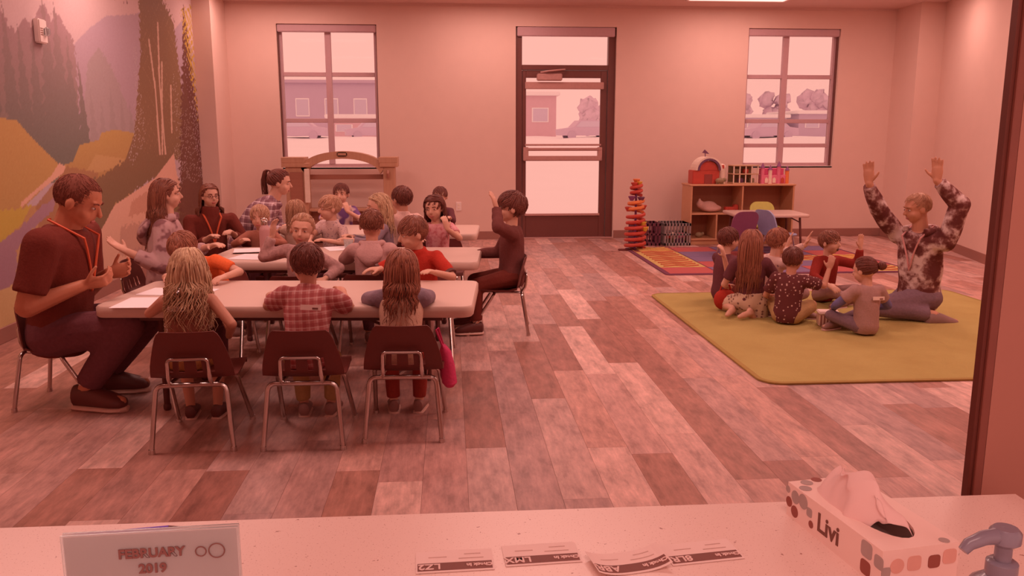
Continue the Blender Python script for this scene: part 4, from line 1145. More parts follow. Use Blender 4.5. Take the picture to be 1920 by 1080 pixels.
# on the green rug
t = thing('red_bag', 'small round red bag with a white patch on the green rug', 'bag', (2.13, 6.18, .013))
s = Shell(); s.ell((0, 0, .085), (.09, .07, .085)); obj('bag_body', s, cloth('red_cloth', (178, 44, 32)), t, smooth=True)
s = Shell(); s.b2(-.01, .05, -.076, -.066, .035, .075, .003); obj('patch', s, M_cream, t)
s = Shell(); s.tube([(-.04, 0, .16), (-.03, 0, .2), (.03, 0, .2), (.04, 0, .16)], .008); obj('handle', s, cloth('red_cloth', (178, 44, 32)), t, smooth=True)
t = thing('striped_box', 'white topped little box with dark striped sides on the green rug', 'box', (2.70, 5.62, .013), R(-15))
s = Shell(); s.b2(-.07, .07, -.055, .055, 0, .085, .006); obj('box_body', s, plain('box_cream', (226, 150, 128)), t)
s = Shell(); s.b2(-.074, .074, -.059, .059, .085, .105, .006); obj('lid', s, M_lab, t)
for k in range(6):
    s = Shell(); s.b2(-.06 + k * .022, -.05 + k * .022, -.058, -.054, .008, .08); obj('stripe', s, plain('box_stripe', (150, 72, 60)), t)
# ------------------------------------------------------------------ people
def rot_axis(v, ax, a):
    ax = unit(ax); c, s_ = math.cos(a), math.sin(a)
    return v * c + crs(ax, v) * s_ + ax * np.dot(ax, v) * (1 - c)
def ik(a, b, l0, l1, pole):
    d = b - a; L = np.linalg.norm(d); mx = (l0 + l1) * .995
    if L > mx: b = a + d / L * mx; d = b - a; L = mx
    u = d / L
    x = (l0 * l0 - l1 * l1 + L * L) / (2 * L)
    h = math.sqrt(max(0, l0 * l0 - x * x))
    p = pole - u * np.dot(pole, u); p = unit(p)
    return a + u * x + p * h, b
def fold_cloth(me, amp, seed, fr=28.0):
    n = len(me.vertices); co = np.empty(n * 3); me.vertices.foreach_get('co', co); co = co.reshape(-1, 3)
    no = np.empty(n * 3); me.vertices.foreach_get('normal', no); no = no.reshape(-1, 3)
    q = np.random.RandomState(seed); d = np.zeros(n)
    for k in range(6):
        w = q.normal(0, 1, 3) * fr * q.uniform(.5, 1.5); d += np.sin(co @ w + q.uniform(0, 6.28))
    co += no * (amp * d / 3)[:, None]
    me.vertices.foreach_set('co', co.ravel()); me.update()

SKINS = {}
def skinmat(rgb):
    k = 'skin_%d_%d_%d' % rgb
    if k in MATS: return MATS[k]
    m, nt, bs = newmat(k)
    v = texco(nt); n = noise(nt, v, 14, 3)
    c = alb(rgb)
    col = mixc(nt, n, shade(c, .92), (min(.95, c[0] * 1.06), c[1] * 1.0, c[2] * .98, 1))
    nt.links.new(col, bs.inputs['Base Color']); bs.inputs['Roughness'].default_value = .5
    bs.inputs['Specular IOR Level'].default_value = .3
    MATS[k] = m
    return m
KID = (218, 132, 108); KID2 = (204, 116, 92); MAN = (198, 102, 74)
M_eyew = plain('eye_white', (214, 148, 132), rough=.3, var=.01); M_iris = plain('eye_iris', (98, 44, 34), rough=.25)
M_lip = plain('lips', (186, 82, 72), rough=.5)
M_brown = hairmat('hair_brown', (108, 42, 30), (150, 72, 52)); M_dkbrown = hairmat('hair_dark', (94, 34, 26), (122, 52, 40))
M_blonde = hairmat('hair_blonde', (152, 80, 56), (224, 150, 114)); M_lightb = hairmat('hair_light_brown', (152, 78, 56), (196, 118, 88))
M_auburn = hairmat('hair_auburn', (122, 50, 36), (172, 86, 62)); M_crop = hairmat('hair_cropped', (112, 44, 32), (140, 62, 46), .8)
M_sandy = hairmat('hair_sandy', (170, 92, 66), (204, 124, 96))
M_sole = plain('shoe_sole', (216, 138, 120), rough=.7)

def person(label, xy, face, pz, H, adult=False, lean=(8, 0), twist=0, head=(0, 10, 0), R_=None, L_=None, fR=None, fL=None,
           kR=None, kL=None, eR=None, eL=None, skin=KID, hair=None, top=None, bottom=None, shoe=None, build=1.0, palmR=None, palmL=None, curlR=.5, curlL=.5, seed=1, fine=False, hdirR=None, hdirL=None, extras=(), arms=True, fdR=None, fdL=None, hs=1.0, neck=1.0):
    rz = R(face)
    root = thing('person', label, 'person', (xy[0], xy[1], 0), rz, 'people in the classroom')
    cz, sz_ = math.cos(rz), math.sin(rz)
    def loc(p):      # world -> local
        dx, dy = p[0] - xy[0], p[1] - xy[1]
        return vec(dx * cz + dy * sz_, -dx * sz_ + dy * cz, p[2])
    def ldir(v): return vec(v[0] * cz + v[1] * sz_, -v[0] * sz_ + v[1] * cz, v[2])
    b = build
    hh = hs * (H / 7.6 if adult else max(.178, H * .178))          # chin to crown
    Lt = (.300 if adult else .285) * H
    sw = (.118 if adult else .100) * H * (1 if b < 1.05 else 1.03)
    ua, fa = (.172 * H, .150 * H) if adult else (.160 * H, .140 * H)
    th, sh_ = (.245 * H, .246 * H) if adult else (.222 * H, .222 * H)
    hipw = .050 * H
    P = vec(0, 0, pz)
    fw, sd = R(lean[0]), R(lean[1])
    u = unit(vec(math.sin(sd), math.sin(fw) * math.cos(sd), math.cos(fw) * math.cos(sd)))
    u0 = unit(vec(math.sin(sd * .4), math.sin(fw * .4), 1))
    Nk = P + (u0 * .45 + u * .55) * Lt
    mid = P + u0 * Lt * .5
    def spine(t): return (1 - t) ** 2 * P + 2 * t * (1 - t) * mid + t * t * Nk
    xt = rot_axis(vec(1, 0, 0), vec(0, 0, 1), R(twist)); xt = unit(xt - u * np.dot(xt, u)); yt = crs(u, xt)
    S = {1: Nk - u * .035 * H + xt * sw, -1: Nk - u * .035 * H - xt * sw}
    # head frame
    hf = rot_axis(vec(0, 1, 0), vec(0, 0, 1), R(head[0])); hr = crs(hf, vec(0, 0, 1))
    hf = rot_axis(hf, hr, -R(head[1])); hu = crs(hr, hf)
    hu = rot_axis(hu, hf, R(head[2])); hr = crs(hf, hu)
    ax = np.array([hr, hf, hu])
    nb = Nk - u * .01 * H
    Hc = Nk + unit(u * .6 + hu * .4 + vec(0, 0, .3)) * (.028 * H if not adult else .045 * H) * neck + hu * hh * .46 + hf * hh * .06
    def hp(x, y, z): return Hc + (hr * x + hf * y + hu * z) * hh
    # arms
    def default_hand(sx): return vec(sx * sw * .8, .20 * H, pz + .12 * H)
    hands = {}
    for sx, tgt, el, cl, pm, hd_ in ((1, R_, eR, curlR, palmR, hdirR), (-1, L_, eL, curlL, palmL, hdirL)):
        w = loc(tgt) if tgt is not None else default_hand(sx)
        pole = ldir(el) if el is not None else vec(sx * .5, -.5, -1)
        e, w = ik(S[sx], w, ua, fa, pole)
        d = unit(w - e) if hd_ is None else unit(ldir(hd_))
        n = ldir(pm) if pm is not None else vec(-sx * .5, .0, -.8)
        n = unit(n - d * np.dot(n, d))
        hands[sx] = (e, w, d, n, cl)
    legs = {}
    for sx, tgt, kn, fd in ((1, fR, kR, fdR), (-1, fL, kL, fdL)):
        hip = P + vec(sx * hipw, 0, -.01 * H)
        a = loc(tgt) if tgt is not None else vec(sx * hipw * 1.25, th * .92, .055 * H / 1.1)
        pole = ldir(kn) if kn is not None else vec(sx * .15, .6, 1)
        k, a = ik(hip, a, th, sh_, pole)
        legs[sx] = (hip, k, a, ldir(fd) if fd is not None else vec(sx * .12, 1, 0))
    # --- radii
    ra = (.029 * H * b, .023 * H * b, .0165 * H * (b ** .5)) if not adult else (.031 * H * b, .026 * H * b, .0165 * H)
    rl = (.050 * H * b, .035 * H * b, .022 * H) if not adult else (.052 * H * b, .036 * H * b, .024 * H)
    def torso(s, off, t0=-.22, t1=1.0, flare=0):
        prof = [(-.22, .066, .054), (-.1, .084, .066), (.0, .088, .069), (.2, .080, .063), (.42, .080, .062), (.65, .087, .063), (.84, .086, .056), (.95, .062, .046), (1.0, .04, .036)]
        if adult: prof = [(a, x * (1.10 if a > .3 else 1.0), y * 1.06) for a, x, y in prof]
        secs = []
        for t_, rx, ry in prof:
            if t_ < t0 - 1e-6 or t_ > t1 + 1e-6: continue
            c = spine(t_) if t_ >= 0 else P + u0 * t_ * Lt
            uu = unit(u0 * (1 - max(0, t_)) + u * max(0, t_)); x = unit(vec(1, 0, 0) * (1 - max(0, t_)) + xt * max(0, t_)); x = unit(x - uu * np.dot(x, uu))
            fl = flare if t_ < .05 else 0
            secs.append((c, x, crs(uu, x), rx * H * b + off + fl, ry * H * b + off + fl))
        s.loft(secs)
        if t1 >= .9:
            s.capsule(Nk - u * .038 * H, S[1] - u * .004 * H, .040 * H * b + off, ra[0] * 1.08 + off)
            s.capsule(Nk - u * .038 * H, S[-1] - u * .004 * H, .040 * H * b + off, ra[0] * 1.08 + off)
    # --- body
    s = Shell()
    torso(s, 0)
    s.capsule(nb - u * .02 * H, hp(0, -.06, -.26), .036 * H if not adult else .038 * H * (1.15 if neck < .6 else 1), .20 * hh if not adult else .235 * hh)
    hw = .365 if not adult else .335
    s.ell(hp(0, -.055, .10), (hw * hh, .435 * hh, .395 * hh), ax, 20, 14)                 # skull
    s.ell(hp(0, .10, -.16), (.285 * hh, .30 * hh, .31 * hh), ax, 18, 12)                  # face
    s.ell(hp(0, .175, -.375), (.135 * hh, .13 * hh, .105 * hh), ax)                       # chin
    for sx in (-1, 1):
        s.ell(hp(sx * .15, .22, -.17), (.13 * hh, .13 * hh, .13 * hh), ax)                # cheek
        s.ell(hp(sx * hw * 1.0, -.03, -.06), (.045 * hh, .085 * hh, .125 * hh), ax, 12, 8)  # ear
    s.capsule(hp(0, .385, .02), hp(0, .455, -.11), .036 * hh, .055 * hh, 8)                # nose
    s.ell(hp(0, .32, .11), (.22 * hh, .07 * hh, .06 * hh), ax)                            # brow ridge
    for sx in (-1, 1):
        e, w, d, n, cl = hands[sx]
        s.capsule(S[sx], e, ra[0], ra[1]); s.capsule(e, w, ra[1] * 1.02, ra[2])
        k = H * (1.0 if adult else 1.06)
        side = crs(d, n) * sx                    # towards the thumb
        pl = .055 * k
        s.loft([(w + d * pl * q, side, n, wd * k, tk * k) for q, wd, tk in ((-.1, .015, .012), (.25, .021, .0125), (.7, .0245, .0115), (1.0, .0235, .0095), (1.1, .019, .007))], 12)
        fr = max(.0064, .0053 * k) if not adult else .0083
        for i, (o, ln) in enumerate(((.75, .043), (.26, .048), (-.26, .045), (-.75, .036))):
            p0 = w + d * pl * .95 + side * o * .0225 * k
            dd = unit(d + side * o * .16)
            a1 = cl * .55; a2 = cl * 1.25; a3 = cl * 1.7
            axs = crs(dd, n)
            d1 = rot_axis(dd, axs, a1); d2 = rot_axis(dd, axs, a2); d3 = rot_axis(dd, axs, a3)
            p1 = p0 + d1 * ln * k * .45; p2 = p1 + d2 * ln * k * .3; p3 = p2 + d3 * ln * k * .25
            s.capsule(p0, p1, fr * 1.1, fr, 8, 2); s.capsule(p1, p2, fr, fr * .95, 8, 2); s.capsule(p2, p3, fr * .95, fr * .85, 8, 2)
        t0_ = w + d * pl * .3 + side * .017 * k
        td = unit(d * .65 + side * .75 + n * (.25 + .3 * cl)); t1_ = t0_ + td * .024 * k; t2_ = t1_ + unit(td + d * .5 + n * .3 * cl) * .02 * k
        s.capsule(t0_, t1_, fr * 1.5, fr * 1.15, 8, 2); s.capsule(t1_, t2_, fr * 1.15, fr * .95, 8, 2)
    for sx in (-1, 1):
        hip, k, a, fd = legs[sx]
        s.capsule(hip, k, rl[0], rl[1]); s.capsule(k, a, rl[1] * .98, rl[2])
        fd = unit(fd); 
        s.capsule(a + fd * -.012 * H - vec(0, 0, .015 * H), a + fd * .07 * H - vec(0, 0, .022 * H), .024 * H, .02 * H); s.capsule(a + fd * .06 * H - vec(0, 0, .024 * H), a + fd * .11 * H - vec(0, 0, .027 * H), .021 * H, .014 * H)
    body = obj('body', remesh(s, .0064 if adult else (.0056 if fine else .0066), 1, .34 if not fine else .5), skinmat(skin), root)
    # --- face pieces (sub-parts of the body)
    for sx in (-1, 1):
        e = Shell(); e.ell(hp(sx * .145, .338, .005), (.048 * hh, .036 * hh, .024 * hh), ax, 12, 8); e.cur = 1
        e.ell(hp(sx * .142, .355, .004), (.030 * hh, .026 * hh, .0245 * hh), ax, 10, 6)
        obj('eye', e, [M_eyew, M_iris], body, smooth=True, angle=False)
        e = Shell(); e.tube([hp(sx * .07, .385, .095), hp(sx * .15, .385, .12), hp(sx * .225, .34, .095)], .017 * hh, 6, .009 * hh)
        obj('eyebrow', e, hair['mat'] if hair else M_brown, body, smooth=True, angle=False)
    e = Shell(); e.ell(hp(0, .372, -.265), (.095 * hh, .04 * hh, .022 * hh), ax, 12, 6); e.ell(hp(0, .362, -.292), (.075 * hh, .045 * hh, .024 * hh), ax, 12, 6)
    if extras and 'open_mouth' in extras:
        e = Shell(); e.ell(hp(0, .365, -.28), (.08 * hh, .04 * hh, .07 * hh), ax, 12, 8)
    obj('mouth', e, M_iris if extras and 'open_mouth' in extras else M_lip, body, smooth=True, angle=False)
    # --- top
    if top:
        s = Shell(); off = top.get('off', .0075 * H)
        torso(s, off, top.get('hem', -.22), 1.0 if top.get('sleeve', 1) > 0 else .84, top.get('flare', 0))
        sl = top.get('sleeve', .5)
        for sx in (-1, 1):
            e, w, d, n, cl = hands[sx]
            if sl <= 0: continue
            if sl < 1:
                q = S[sx] + (e - S[sx]) * sl
                s.frust(S[sx], q, ra[0] + off * 1.35, ra[0] * (1 - sl) + ra[1] * sl + off * 1.55)
                s.ell(S[sx], (ra[0] + off * 1.3,) * 3)
            else:
                f2 = min(1, sl - 1)
                s.capsule(S[sx], e, ra[0] + off * 1.2, ra[1] + off * 1.25)
                if f2 > 0.05:
                    q = e + (w - e) * f2
                    s.frust(e, q, ra[1] + off * 1.25, ra[2] * f2 + ra[1] * (1 - f2) + off * 1.1)
                    s.ell(e, (ra[1] + off * 1.25,) * 3)
        if top.get('collar'):
            s.frust(Nk - u * .045 * H, Nk + u * .022 * H, .058 * H, .047 * H)
        if top.get('turtle'):
            s.frust(Nk - u * .03 * H, Nk + u * .045 * H, .056 * H, .05 * H)
        me = remesh(s, .0085 if not adult else .011, 2, .6, 'shirt'); fold_cloth(me, top.get('fold', .0028 if not adult else .005), seed, 26 if not adult else 16)
        sh_o = obj(top.get('name', 'shirt'), me, top['mat'], root)
        if top.get('hood'):
            yt_ = crs(u, xt); g = Shell(); rim = []
            for t_ in np.linspace(-1, 1, 15):
                a = t_ * 2.3; rim.append(Nk + xt * math.sin(a) * .062 * H - yt_ * (math.cos(a) * .060 * H) + u * (.016 * H - .018 * H * abs(math.cos(a / 2))))
            g.tube(rim, .019 * H, 8, .019 * H)
            cs = []
            for q, wx, dy in ((0, .060, .058), (.25, .080, .078), (.5, .078, .090), (.75, .056, .090), (.95, .024, .078), (1.0, .008, .070)):
                cs.append((Nk - u * (.012 + .125 * q) * H - yt_ * dy * H, xt, yt_, wx * H, .026 * H))
            g.loft(cs, 16)
            me_ = remesh(g, .008, 3, .7, 'hood'); fold_cloth(me_, .003, seed + 3, 24); obj('hood', me_, top['mat'], sh_o)
        if top.get('cuffs'):
            for sx in (-1, 1):
                e, w, d, n, cl = hands[sx]
                if sl < 1: a = S[sx] + (e - S[sx]) * sl; dd = unit(e - S[sx]); r_ = ra[1] + off * 1.75
                else: a = e + (w - e) * min(1, sl - 1); dd = unit(w - e); r_ = ra[2] + off * 1.5
                s = Shell(); s.frust(a - dd * .012, a + dd * .006, r_, r_); obj('cuff', s, top['cuffs'], sh_o, smooth=True)
        if top.get('tagged'):
            # printed check-in sticker on the back
            c = spine(.70) - crs(u, xt) * (.0635 * H * b + off + .006); x, y_, z_ = xt, crs(u, xt), u
            q = Shell(); wv, hv = .046, .012
            q.add([tuple(c + x * (a * wv + top['tagged']) + z_ * bb * hv - y_ * o) for o in (0.0, .003) for a, bb in ((-1, -1), (1, -1), (1, 1), (-1, 1))], [(0, 1, 2, 3), (7, 6, 5, 4), (0, 4, 5, 1), (1, 5, 6, 2), (2, 6, 7, 3), (3, 7, 4, 0)])
            st = obj('name_sticker', q, M_lab, sh_o)
            q = Shell(); q.add([tuple(c + x * (a * .013 + .02 + top['tagged']) + z_ * (bb * .004 - .004) - y_ * o) for o in (.003, .0045) for a, bb in ((-1, -1), (1, -1), (1, 1), (-1, 1))], [(0, 1, 2, 3), (7, 6, 5, 4), (0, 4, 5, 1), (1, 5, 6, 2), (2, 6, 7, 3), (3, 7, 4, 0)])
            q.v = q.v
            obj('printed_line', q, M_ink, sh_o)
        if top.get('vest'):
            s = Shell(); torso(s, off + .007, -.22, .84); me = remesh(s, .0085, 2, .6, 'vest'); fold_cloth(me, .003, seed + 9, 26); obj('vest', me, top['vest'], root)
        if top.get('under'):
            for sx in (-1, 1):
                e, w, d, n, cl = hands[sx]; s = Shell()
                s.capsule(S[sx], e, ra[0] + off * .7, ra[1] + off * .7); s.frust(e, w, ra[1] + off * .7, ra[2] + off * .7)
                obj('undersleeve', remesh(s, .0085, 2, .6, 'undersleeve'), top['under'], root)
        if top.get('lanyard'):
            y_ = crs(u, xt); pts = []
            for t_ in np.linspace(-1, 1, 17):
                if abs(t_) > .82:
                    pts.append(Nk + xt * math.copysign(.045 * H * (1.2 - abs(t_)) / .4 + .012 * H, t_) - y_ * .03 * H + u * .022 * H)
                else:
                    q = abs(t_) / .82; bw_ = .012 * H + q * .04 * H
                    c = spine(.45 + q * .50)
                    pts.append(c + xt * math.copysign(bw_ * (0.15 + .85 * q), t_) + y_ * (.066 * H * b * (1 - .25 * q * q) + off + .010) + u * .02 * H * q * q)
            s = Shell(); s.tube(pts, .0065, 6); obj('lanyard', s, top['lanyard'], root, smooth=True)
    # --- bottom
    if bottom:
        s = Shell(); off = bottom.get('off', .007 * H); ln = bottom.get('len', 1.9)
        torso(s, off * .8, -.22, .2)
        for sx in (-1, 1):
            hip, k, a, fd = legs[sx]
            if ln <= 1:
                q = hip + (k - hip) * ln; s.frust(hip, q, rl[0] + off, rl[0] * (1 - ln) + rl[1] * ln + off * 1.5); s.ell(hip, (rl[0] + off,) * 3)
            else:
                s.capsule(hip, k, rl[0] + off, rl[1] + off); q = k + (a - k) * min(.98, ln - 1)
                s.frust(k, q, rl[1] + off, rl[2] * 1.15 + off * 1.2)
        if bottom.get('skirt'):
            c0 = P + u0 * .1 * Lt; kk = (legs[1][1] + legs[-1][1]) / 2; dd = kk - P
            for q in (.15, .4, .7, .95):
                c = P + dd * q; s.ell(c, (.085 * H + .03 * H * q, .07 * H, .06 * H))
        me = remesh(s, .0085 if not adult else .011, 2, .6, 'trousers'); fold_cloth(me, .0025 if not adult else .005, seed + 5, 24 if not adult else 15)
        obj(bottom.get('name', 'trousers'), me, bottom['mat'], root)
    # --- shoes
    if shoe:
        for sx in (-1, 1):
            hip, k, a, fd = legs[sx]; fd = unit(fd); up = vec(0, 0, 1) if abs(fd[2]) < .8 else unit(a - k) * -1
            up = unit(up - fd * np.dot(up, fd)); sd_ = crs(fd, up)
            o = a - up * .028 * H
            s = Shell(); s.loft([(o + fd * q * H + up * z * H, sd_, up, rx * H, ry * H) for q, z, rx, ry in ((-.042, .008, .012, .018), (-.034, .01, .024, .032), (0, .014, .029, .036), (.04, .008, .031, .03), (.085, .0, .033, .022), (.112, -.004, .026, .016), (.122, -.006, .012, .009))], 14)
            sh2 = obj('shoe', s, shoe, root, smooth=True)
            s = Shell(); s.loft([(o + fd * q * H - up * .0225 * H, sd_, up, rx * H, .009 * H) for q, rx in ((-.044, .01), (-.036, .025), (0, .03), (.05, .032), (.09, .034), (.118, .024), (.126, .008))], 14); obj('sole', s, M_sole, sh2, smooth=True)
    # --- hair
    if hair:
        q = random.Random(seed * 13 + 5); s = Shell(); st = hair['style']; vol = hair.get('vol', 1.05)
        C = hp(0, -.055, .10); rad = np.array([hw * hh, .435 * hh, .395 * hh]) * vol
        def keep(dv):
            lo = hair.get('low', -.62); fy = dv[1]
            t_ = min(1, max(0, (fy - hair.get('front', .02)) / .62)); t_ = t_ * t_ * (3 - 2 * t_)
            side = abs(dv[0]); 
            return dv[2] > lo + (hair.get('line', .56) - lo) * t_
        # scalp cap
        ns, nr = 30, 18; idx = {}; vs = []; fs = []
        for i in range(nr + 1):
            al = math.pi / 2 - math.pi * .86 * i / nr
            for j in range(ns):
                a = 2 * math.pi * j / ns; dv = np.array([math.cos(al) * math.cos(a), math.cos(al) * math.sin(a), math.sin(al)])
                k = keep(dv); rr = 1.0 + (.02 if k else -.10) + .012 * math.sin(a * 9 + i) 
                pt = dv * rad * rr; idx[(i, j)] = len(vs); vs.append(C + hr * pt[0] + hf * pt[1] + hu * pt[2])
        for i in range(nr):
            for j in range(ns): fs.append((idx[(i, j)], idx[(i, (j + 1) % ns)], idx[(i + 1, (j + 1) % ns)], idx[(i + 1, j)]))
        s.t = .35; s.add(vs, fs)
        n_st = hair.get('n', 130); r0 = hair.get('r', .036) * hh; Ls = hair.get('len', .3) * hh
        crown = np.array([0, -.45, .89])
        body_c = [(spine(.55), .080 * H * b, .070 * H * b + .016), (spine(.8), .080 * H * b, .064 * H * b + .016), (spine(.25), .080 * H * b, .072 * H * b + .014)]
        tries = 0; made = 0
        while made < n_st and tries < n_st * 8:
            tries += 1
            dv = unit(np.array([q.gauss(0, 1), q.gauss(-.15, 1), q.gauss(.25, .9)]))
            if not keep(dv): continue
            if st == 'up' and q.random() < .3: continue
            made += 1; s.t = q.uniform(.15, 1.0)
            p = dv * rad * 1.0
            if st in ('short', 'crop'):
                nseg = 4; L = Ls * q.uniform(.7, 1.2); stp = L / nseg
                tdir = dv - crown * np.dot(dv, crown)
                tdir = tdir + np.array([q.uniform(-.3, .3), .35 if dv[1] > .1 else 0, -.2]); pts = [p * .97]
                for _ in range(nseg):
                    nrm = unit(p / rad ** 2); tt = unit(tdir - nrm * np.dot(tdir, nrm)); p = p + tt * stp
                    l = np.linalg.norm(p / rad); p = p / l * (1.025 + .018 * q.random()); tdir = tt; pts.append(p.copy())
                wp = [C + hr * a[0] + hf * a[1] + hu * a[2] for a in pts]
            elif st == 'up':
                tgt = np.array(hair.get('bun', (0, -.46, .1))) * hh; pts = [p * .98]; nseg = 6
                for i in range(nseg):
                    f_ = (i + 1) / nseg; p2 = p * (1 - f_) + tgt * f_; l = np.linalg.norm(p2 / rad)
                    if l < 1.04: p2 = p2 / l * 1.04
                    pts.append(p2)
                wp = [C + hr * a[0] + hf * a[1] + hu * a[2] for a in pts]
            else:   # long, falling
                part = hair.get('part', 0.0)
                nseg = 13; L = Ls * q.uniform(.8, 1.1); stp = L / nseg
                w0 = C + hr * p[0] + hf * p[1] + hu * p[2]
                sgn0 = 1 if dv[0] > part + q.uniform(-.05, .05) else -1; front = dv[1] > -.1
                dirv = unit(hr * sgn0 * .9 - hf * .45 + hu * .05) if front else unit(hr * dv[0] * .5 - hf * .4 - hu * .3); wp = [w0]; ph = q.uniform(0, 6.28); wv = hair.get('wave', .012)
                cur = w0
                for i in range(nseg):
                    gw = (.10 if i < 3 else .3) if front else .5
                    dirv = unit(dirv * (1 - gw) + vec(0, 0, -1) * gw + vec(q.uniform(-1, 1), q.uniform(-1, 1), 0) * .05)
                    cur = cur + dirv * stp
                    dl = cur - C; lp = np.array([np.dot(dl, hr), np.dot(dl, hf), np.dot(dl, hu)])
                    rr = rad * (1.02 + .05 * q.random()); l = np.linalg.norm(lp / rr)
                    if lp[1] > .02 * hh and lp[2] < .35 * hh and abs(lp[0]) < .30 * hh:   # stay off the face
                        lp[0] = sgn0 * min(.34 * hh, abs(lp[0]) + .12 * hh); lp[1] = min(lp[1], .26 * hh + .1 * hh * max(0, lp[2] / hh))
                    if l < 1: lp = lp / max(l, .2)
                    dp = max(0.0, -lp[2] / hh - .1); fx = (hw + .07 + hair.get('flare', .05) * dp) * hh; fy_ = (.53 + .05 * dp) * hh
                    ho = math.hypot(lp[0] / fx, (lp[1] + .05 * hh) / fy_)
                    l = np.linalg.norm(lp / rad)
                    if lp[2] > 0 and l > 1.09: lp = lp / l * 1.09
                    elif ho > 1: lp[0] /= ho; lp[1] = (lp[1] + .05 * hh) / ho - .05 * hh; dirv = unit(dirv * .4 + vec(0, 0, -1) * .6)
                    cur = C + hr * lp[0] + hf * lp[1] + hu * lp[2]
                    for bc, brx, bry in body_c:
                        if abs(cur[2] - bc[2]) < .09 * H:
                            dx, dy = cur[0] - bc[0], cur[1] - bc[1]; l2 = math.hypot(dx / brx, dy / bry)
                            if 0.05 < l2 < 1.0: cur = vec(bc[0] + dx / l2, bc[1] + dy / l2, cur[2])
                    if i > 3: wp.append(cur + vec(math.sin(ph + i * 1.15), math.cos(ph * 1.3 + i * 1.0), 0) * wv * min(1, (i - 3) / 4))
                    else: wp.append(cur.copy())
            s.tube(wp, r0 * q.uniform(.7, 1.2), 5, r0 * .25)
        if st == 'up':
            bc = np.array(hair.get('bun', (0, -.46, .1))) * hh * 1.15; c = C + hr * bc[0] + hf * bc[1] + hu * bc[2]; br = hair.get('bunr', .17) * hh
            if hair.get('tail'):
                tl = hair['tail'] * hh
                for k in range(46):
                    s.t = q.uniform(.2, 1); a = q.uniform(0, 6.28); o = vec(math.cos(a), math.sin(a), 0) * br * .5 * q.random()
                    d0 = unit(-hf * .9 + hu * .5); pts = [c + o * .3 - d0 * br * .4]
                    for i in range(8):
                        f_ = (i + 1) / 8; pts.append(c + o * (.5 + f_) + d0 * br * 1.2 * math.sin(f_ * 2.2) + vec(0, 0, -1) * tl * f_ ** 1.5 + vec(q.uniform(-1, 1), q.uniform(-1, 1), 0) * .004)
                    s.tube(pts, r0, 5, r0 * .3)
            else:
                s.t = .4; s.ell(c, (br, br, br * .95), ax)
                for k in range(40):
                    s.t = q.uniform(.2, 1); axx = unit([q.gauss(0, 1), q.gauss(0, 1), q.gauss(0, 1)]); v0 = unit(crs(axx, [.3, .5, .8])) * br * 1.0
                    s.tube([c + rot_axis(v0, axx, a) for a in np.linspace(0, 2.2, 6)], r0 * .9, 5, r0 * .4)
        me = s.mesh('hair', True); at = me.attributes.new('tone', 'FLOAT', 'POINT'); at.data.foreach_set('value', s.tone)
        obj('hair', me, hair['mat'], root)
    root['_'] = 0; del root['_']
    info = dict(root=root, hp=hp, hh=hh, hands=hands, spine=spine, u=u, xt=xt, Nk=Nk, S=S, H=H, hr=hr, hf=hf, hu=hu, P=P, legs=legs)
    return info

def glasses(i):
    s = Shell(); hp, hh = i['hp'], i['hh']
    for sx in (-1, 1):
        s.tube([hp(sx * .15 + .095 * math.cos(a), .43, .0 + .075 * math.sin(a)) for a in np.linspace(0, 2 * math.pi, 17)], .009 * hh, 5)
        s.tube([hp(sx * .245, .42, .01), hp(sx * .36, .2, .02), hp(sx * .38, -.02, .02)], .009 * hh, 5)
    s.tube([hp(-.055, .43, .0), hp(0, .455, .015), hp(.055, .43, .0)], .009 * hh, 5)
    obj('glasses', s, M_dark, i['root'], smooth=True)

def H_(style, mat, **k): return dict(style=style, mat=mat, **k)
SHORT = dict(n=420, r=.021, len=.32)
jeans = cloth('jeans', (128, 66, 70), .2, 60); dkjeans = cloth('dark_jeans', (112, 50, 52), .2, 60); khaki = cloth('khaki', (180, 112, 72)); navy = cloth('navy_cloth', (108, 46, 48)); blackc = cloth('black_cloth', (114, 38, 29)); greypant = cloth('grey_trousers', (166, 100, 92))
redpant = cloth('red_trousers', (156, 48, 38)); sneaker = plain('sneaker', (150, 84, 74), rough=.6); dkshoe = plain('dark_shoe', (104, 40, 34), rough=.5)
orangeL = plain('orange_ribbon', (222, 78, 46), rough=.6, var=.02)

#@@PLACE
# man at the near table's left end
m1 = person('man in a black T-shirt and jeans seated at the near table\'s left end', (-1.985, 4.26), -92, .385, 1.75, adult=True, lean=(12, 0), head=(4, 26, 0), build=1.12, hs=1.1, neck=.45,
       R_=(-1.79, 4.12, .635), L_=(-1.76, 4.36, .655), eR=(-.6, -.5, -1), eL=(-.5, .5, -1), palmR=(.1, .6, .6), palmL=(.1, -.7, .4), curlR=.95, curlL=.85, hdirR=(.9, .25, .15), hdirL=(.9, -.1, .2),
       fR=(-1.83, 4.13, .10), fL=(-1.84, 4.40, .10), kR=(.6, -.15, 1), kL=(.6, .2, 1), fdR=(1, -.25, 0), fdL=(1, .1, 0), skin=MAN, fine=True, seed=1,
       hair=H_('crop', M_crop, n=700, r=.007, len=.08, vol=1.012, line=.58, low=-.72, front=.12), top=dict(name='t_shirt', mat=blackc, sleeve=.78, off=.016, lanyard=orangeL, collar=False), bottom=dict(name='jeans', mat=dkjeans, off=.012), shoe=dkshoe)
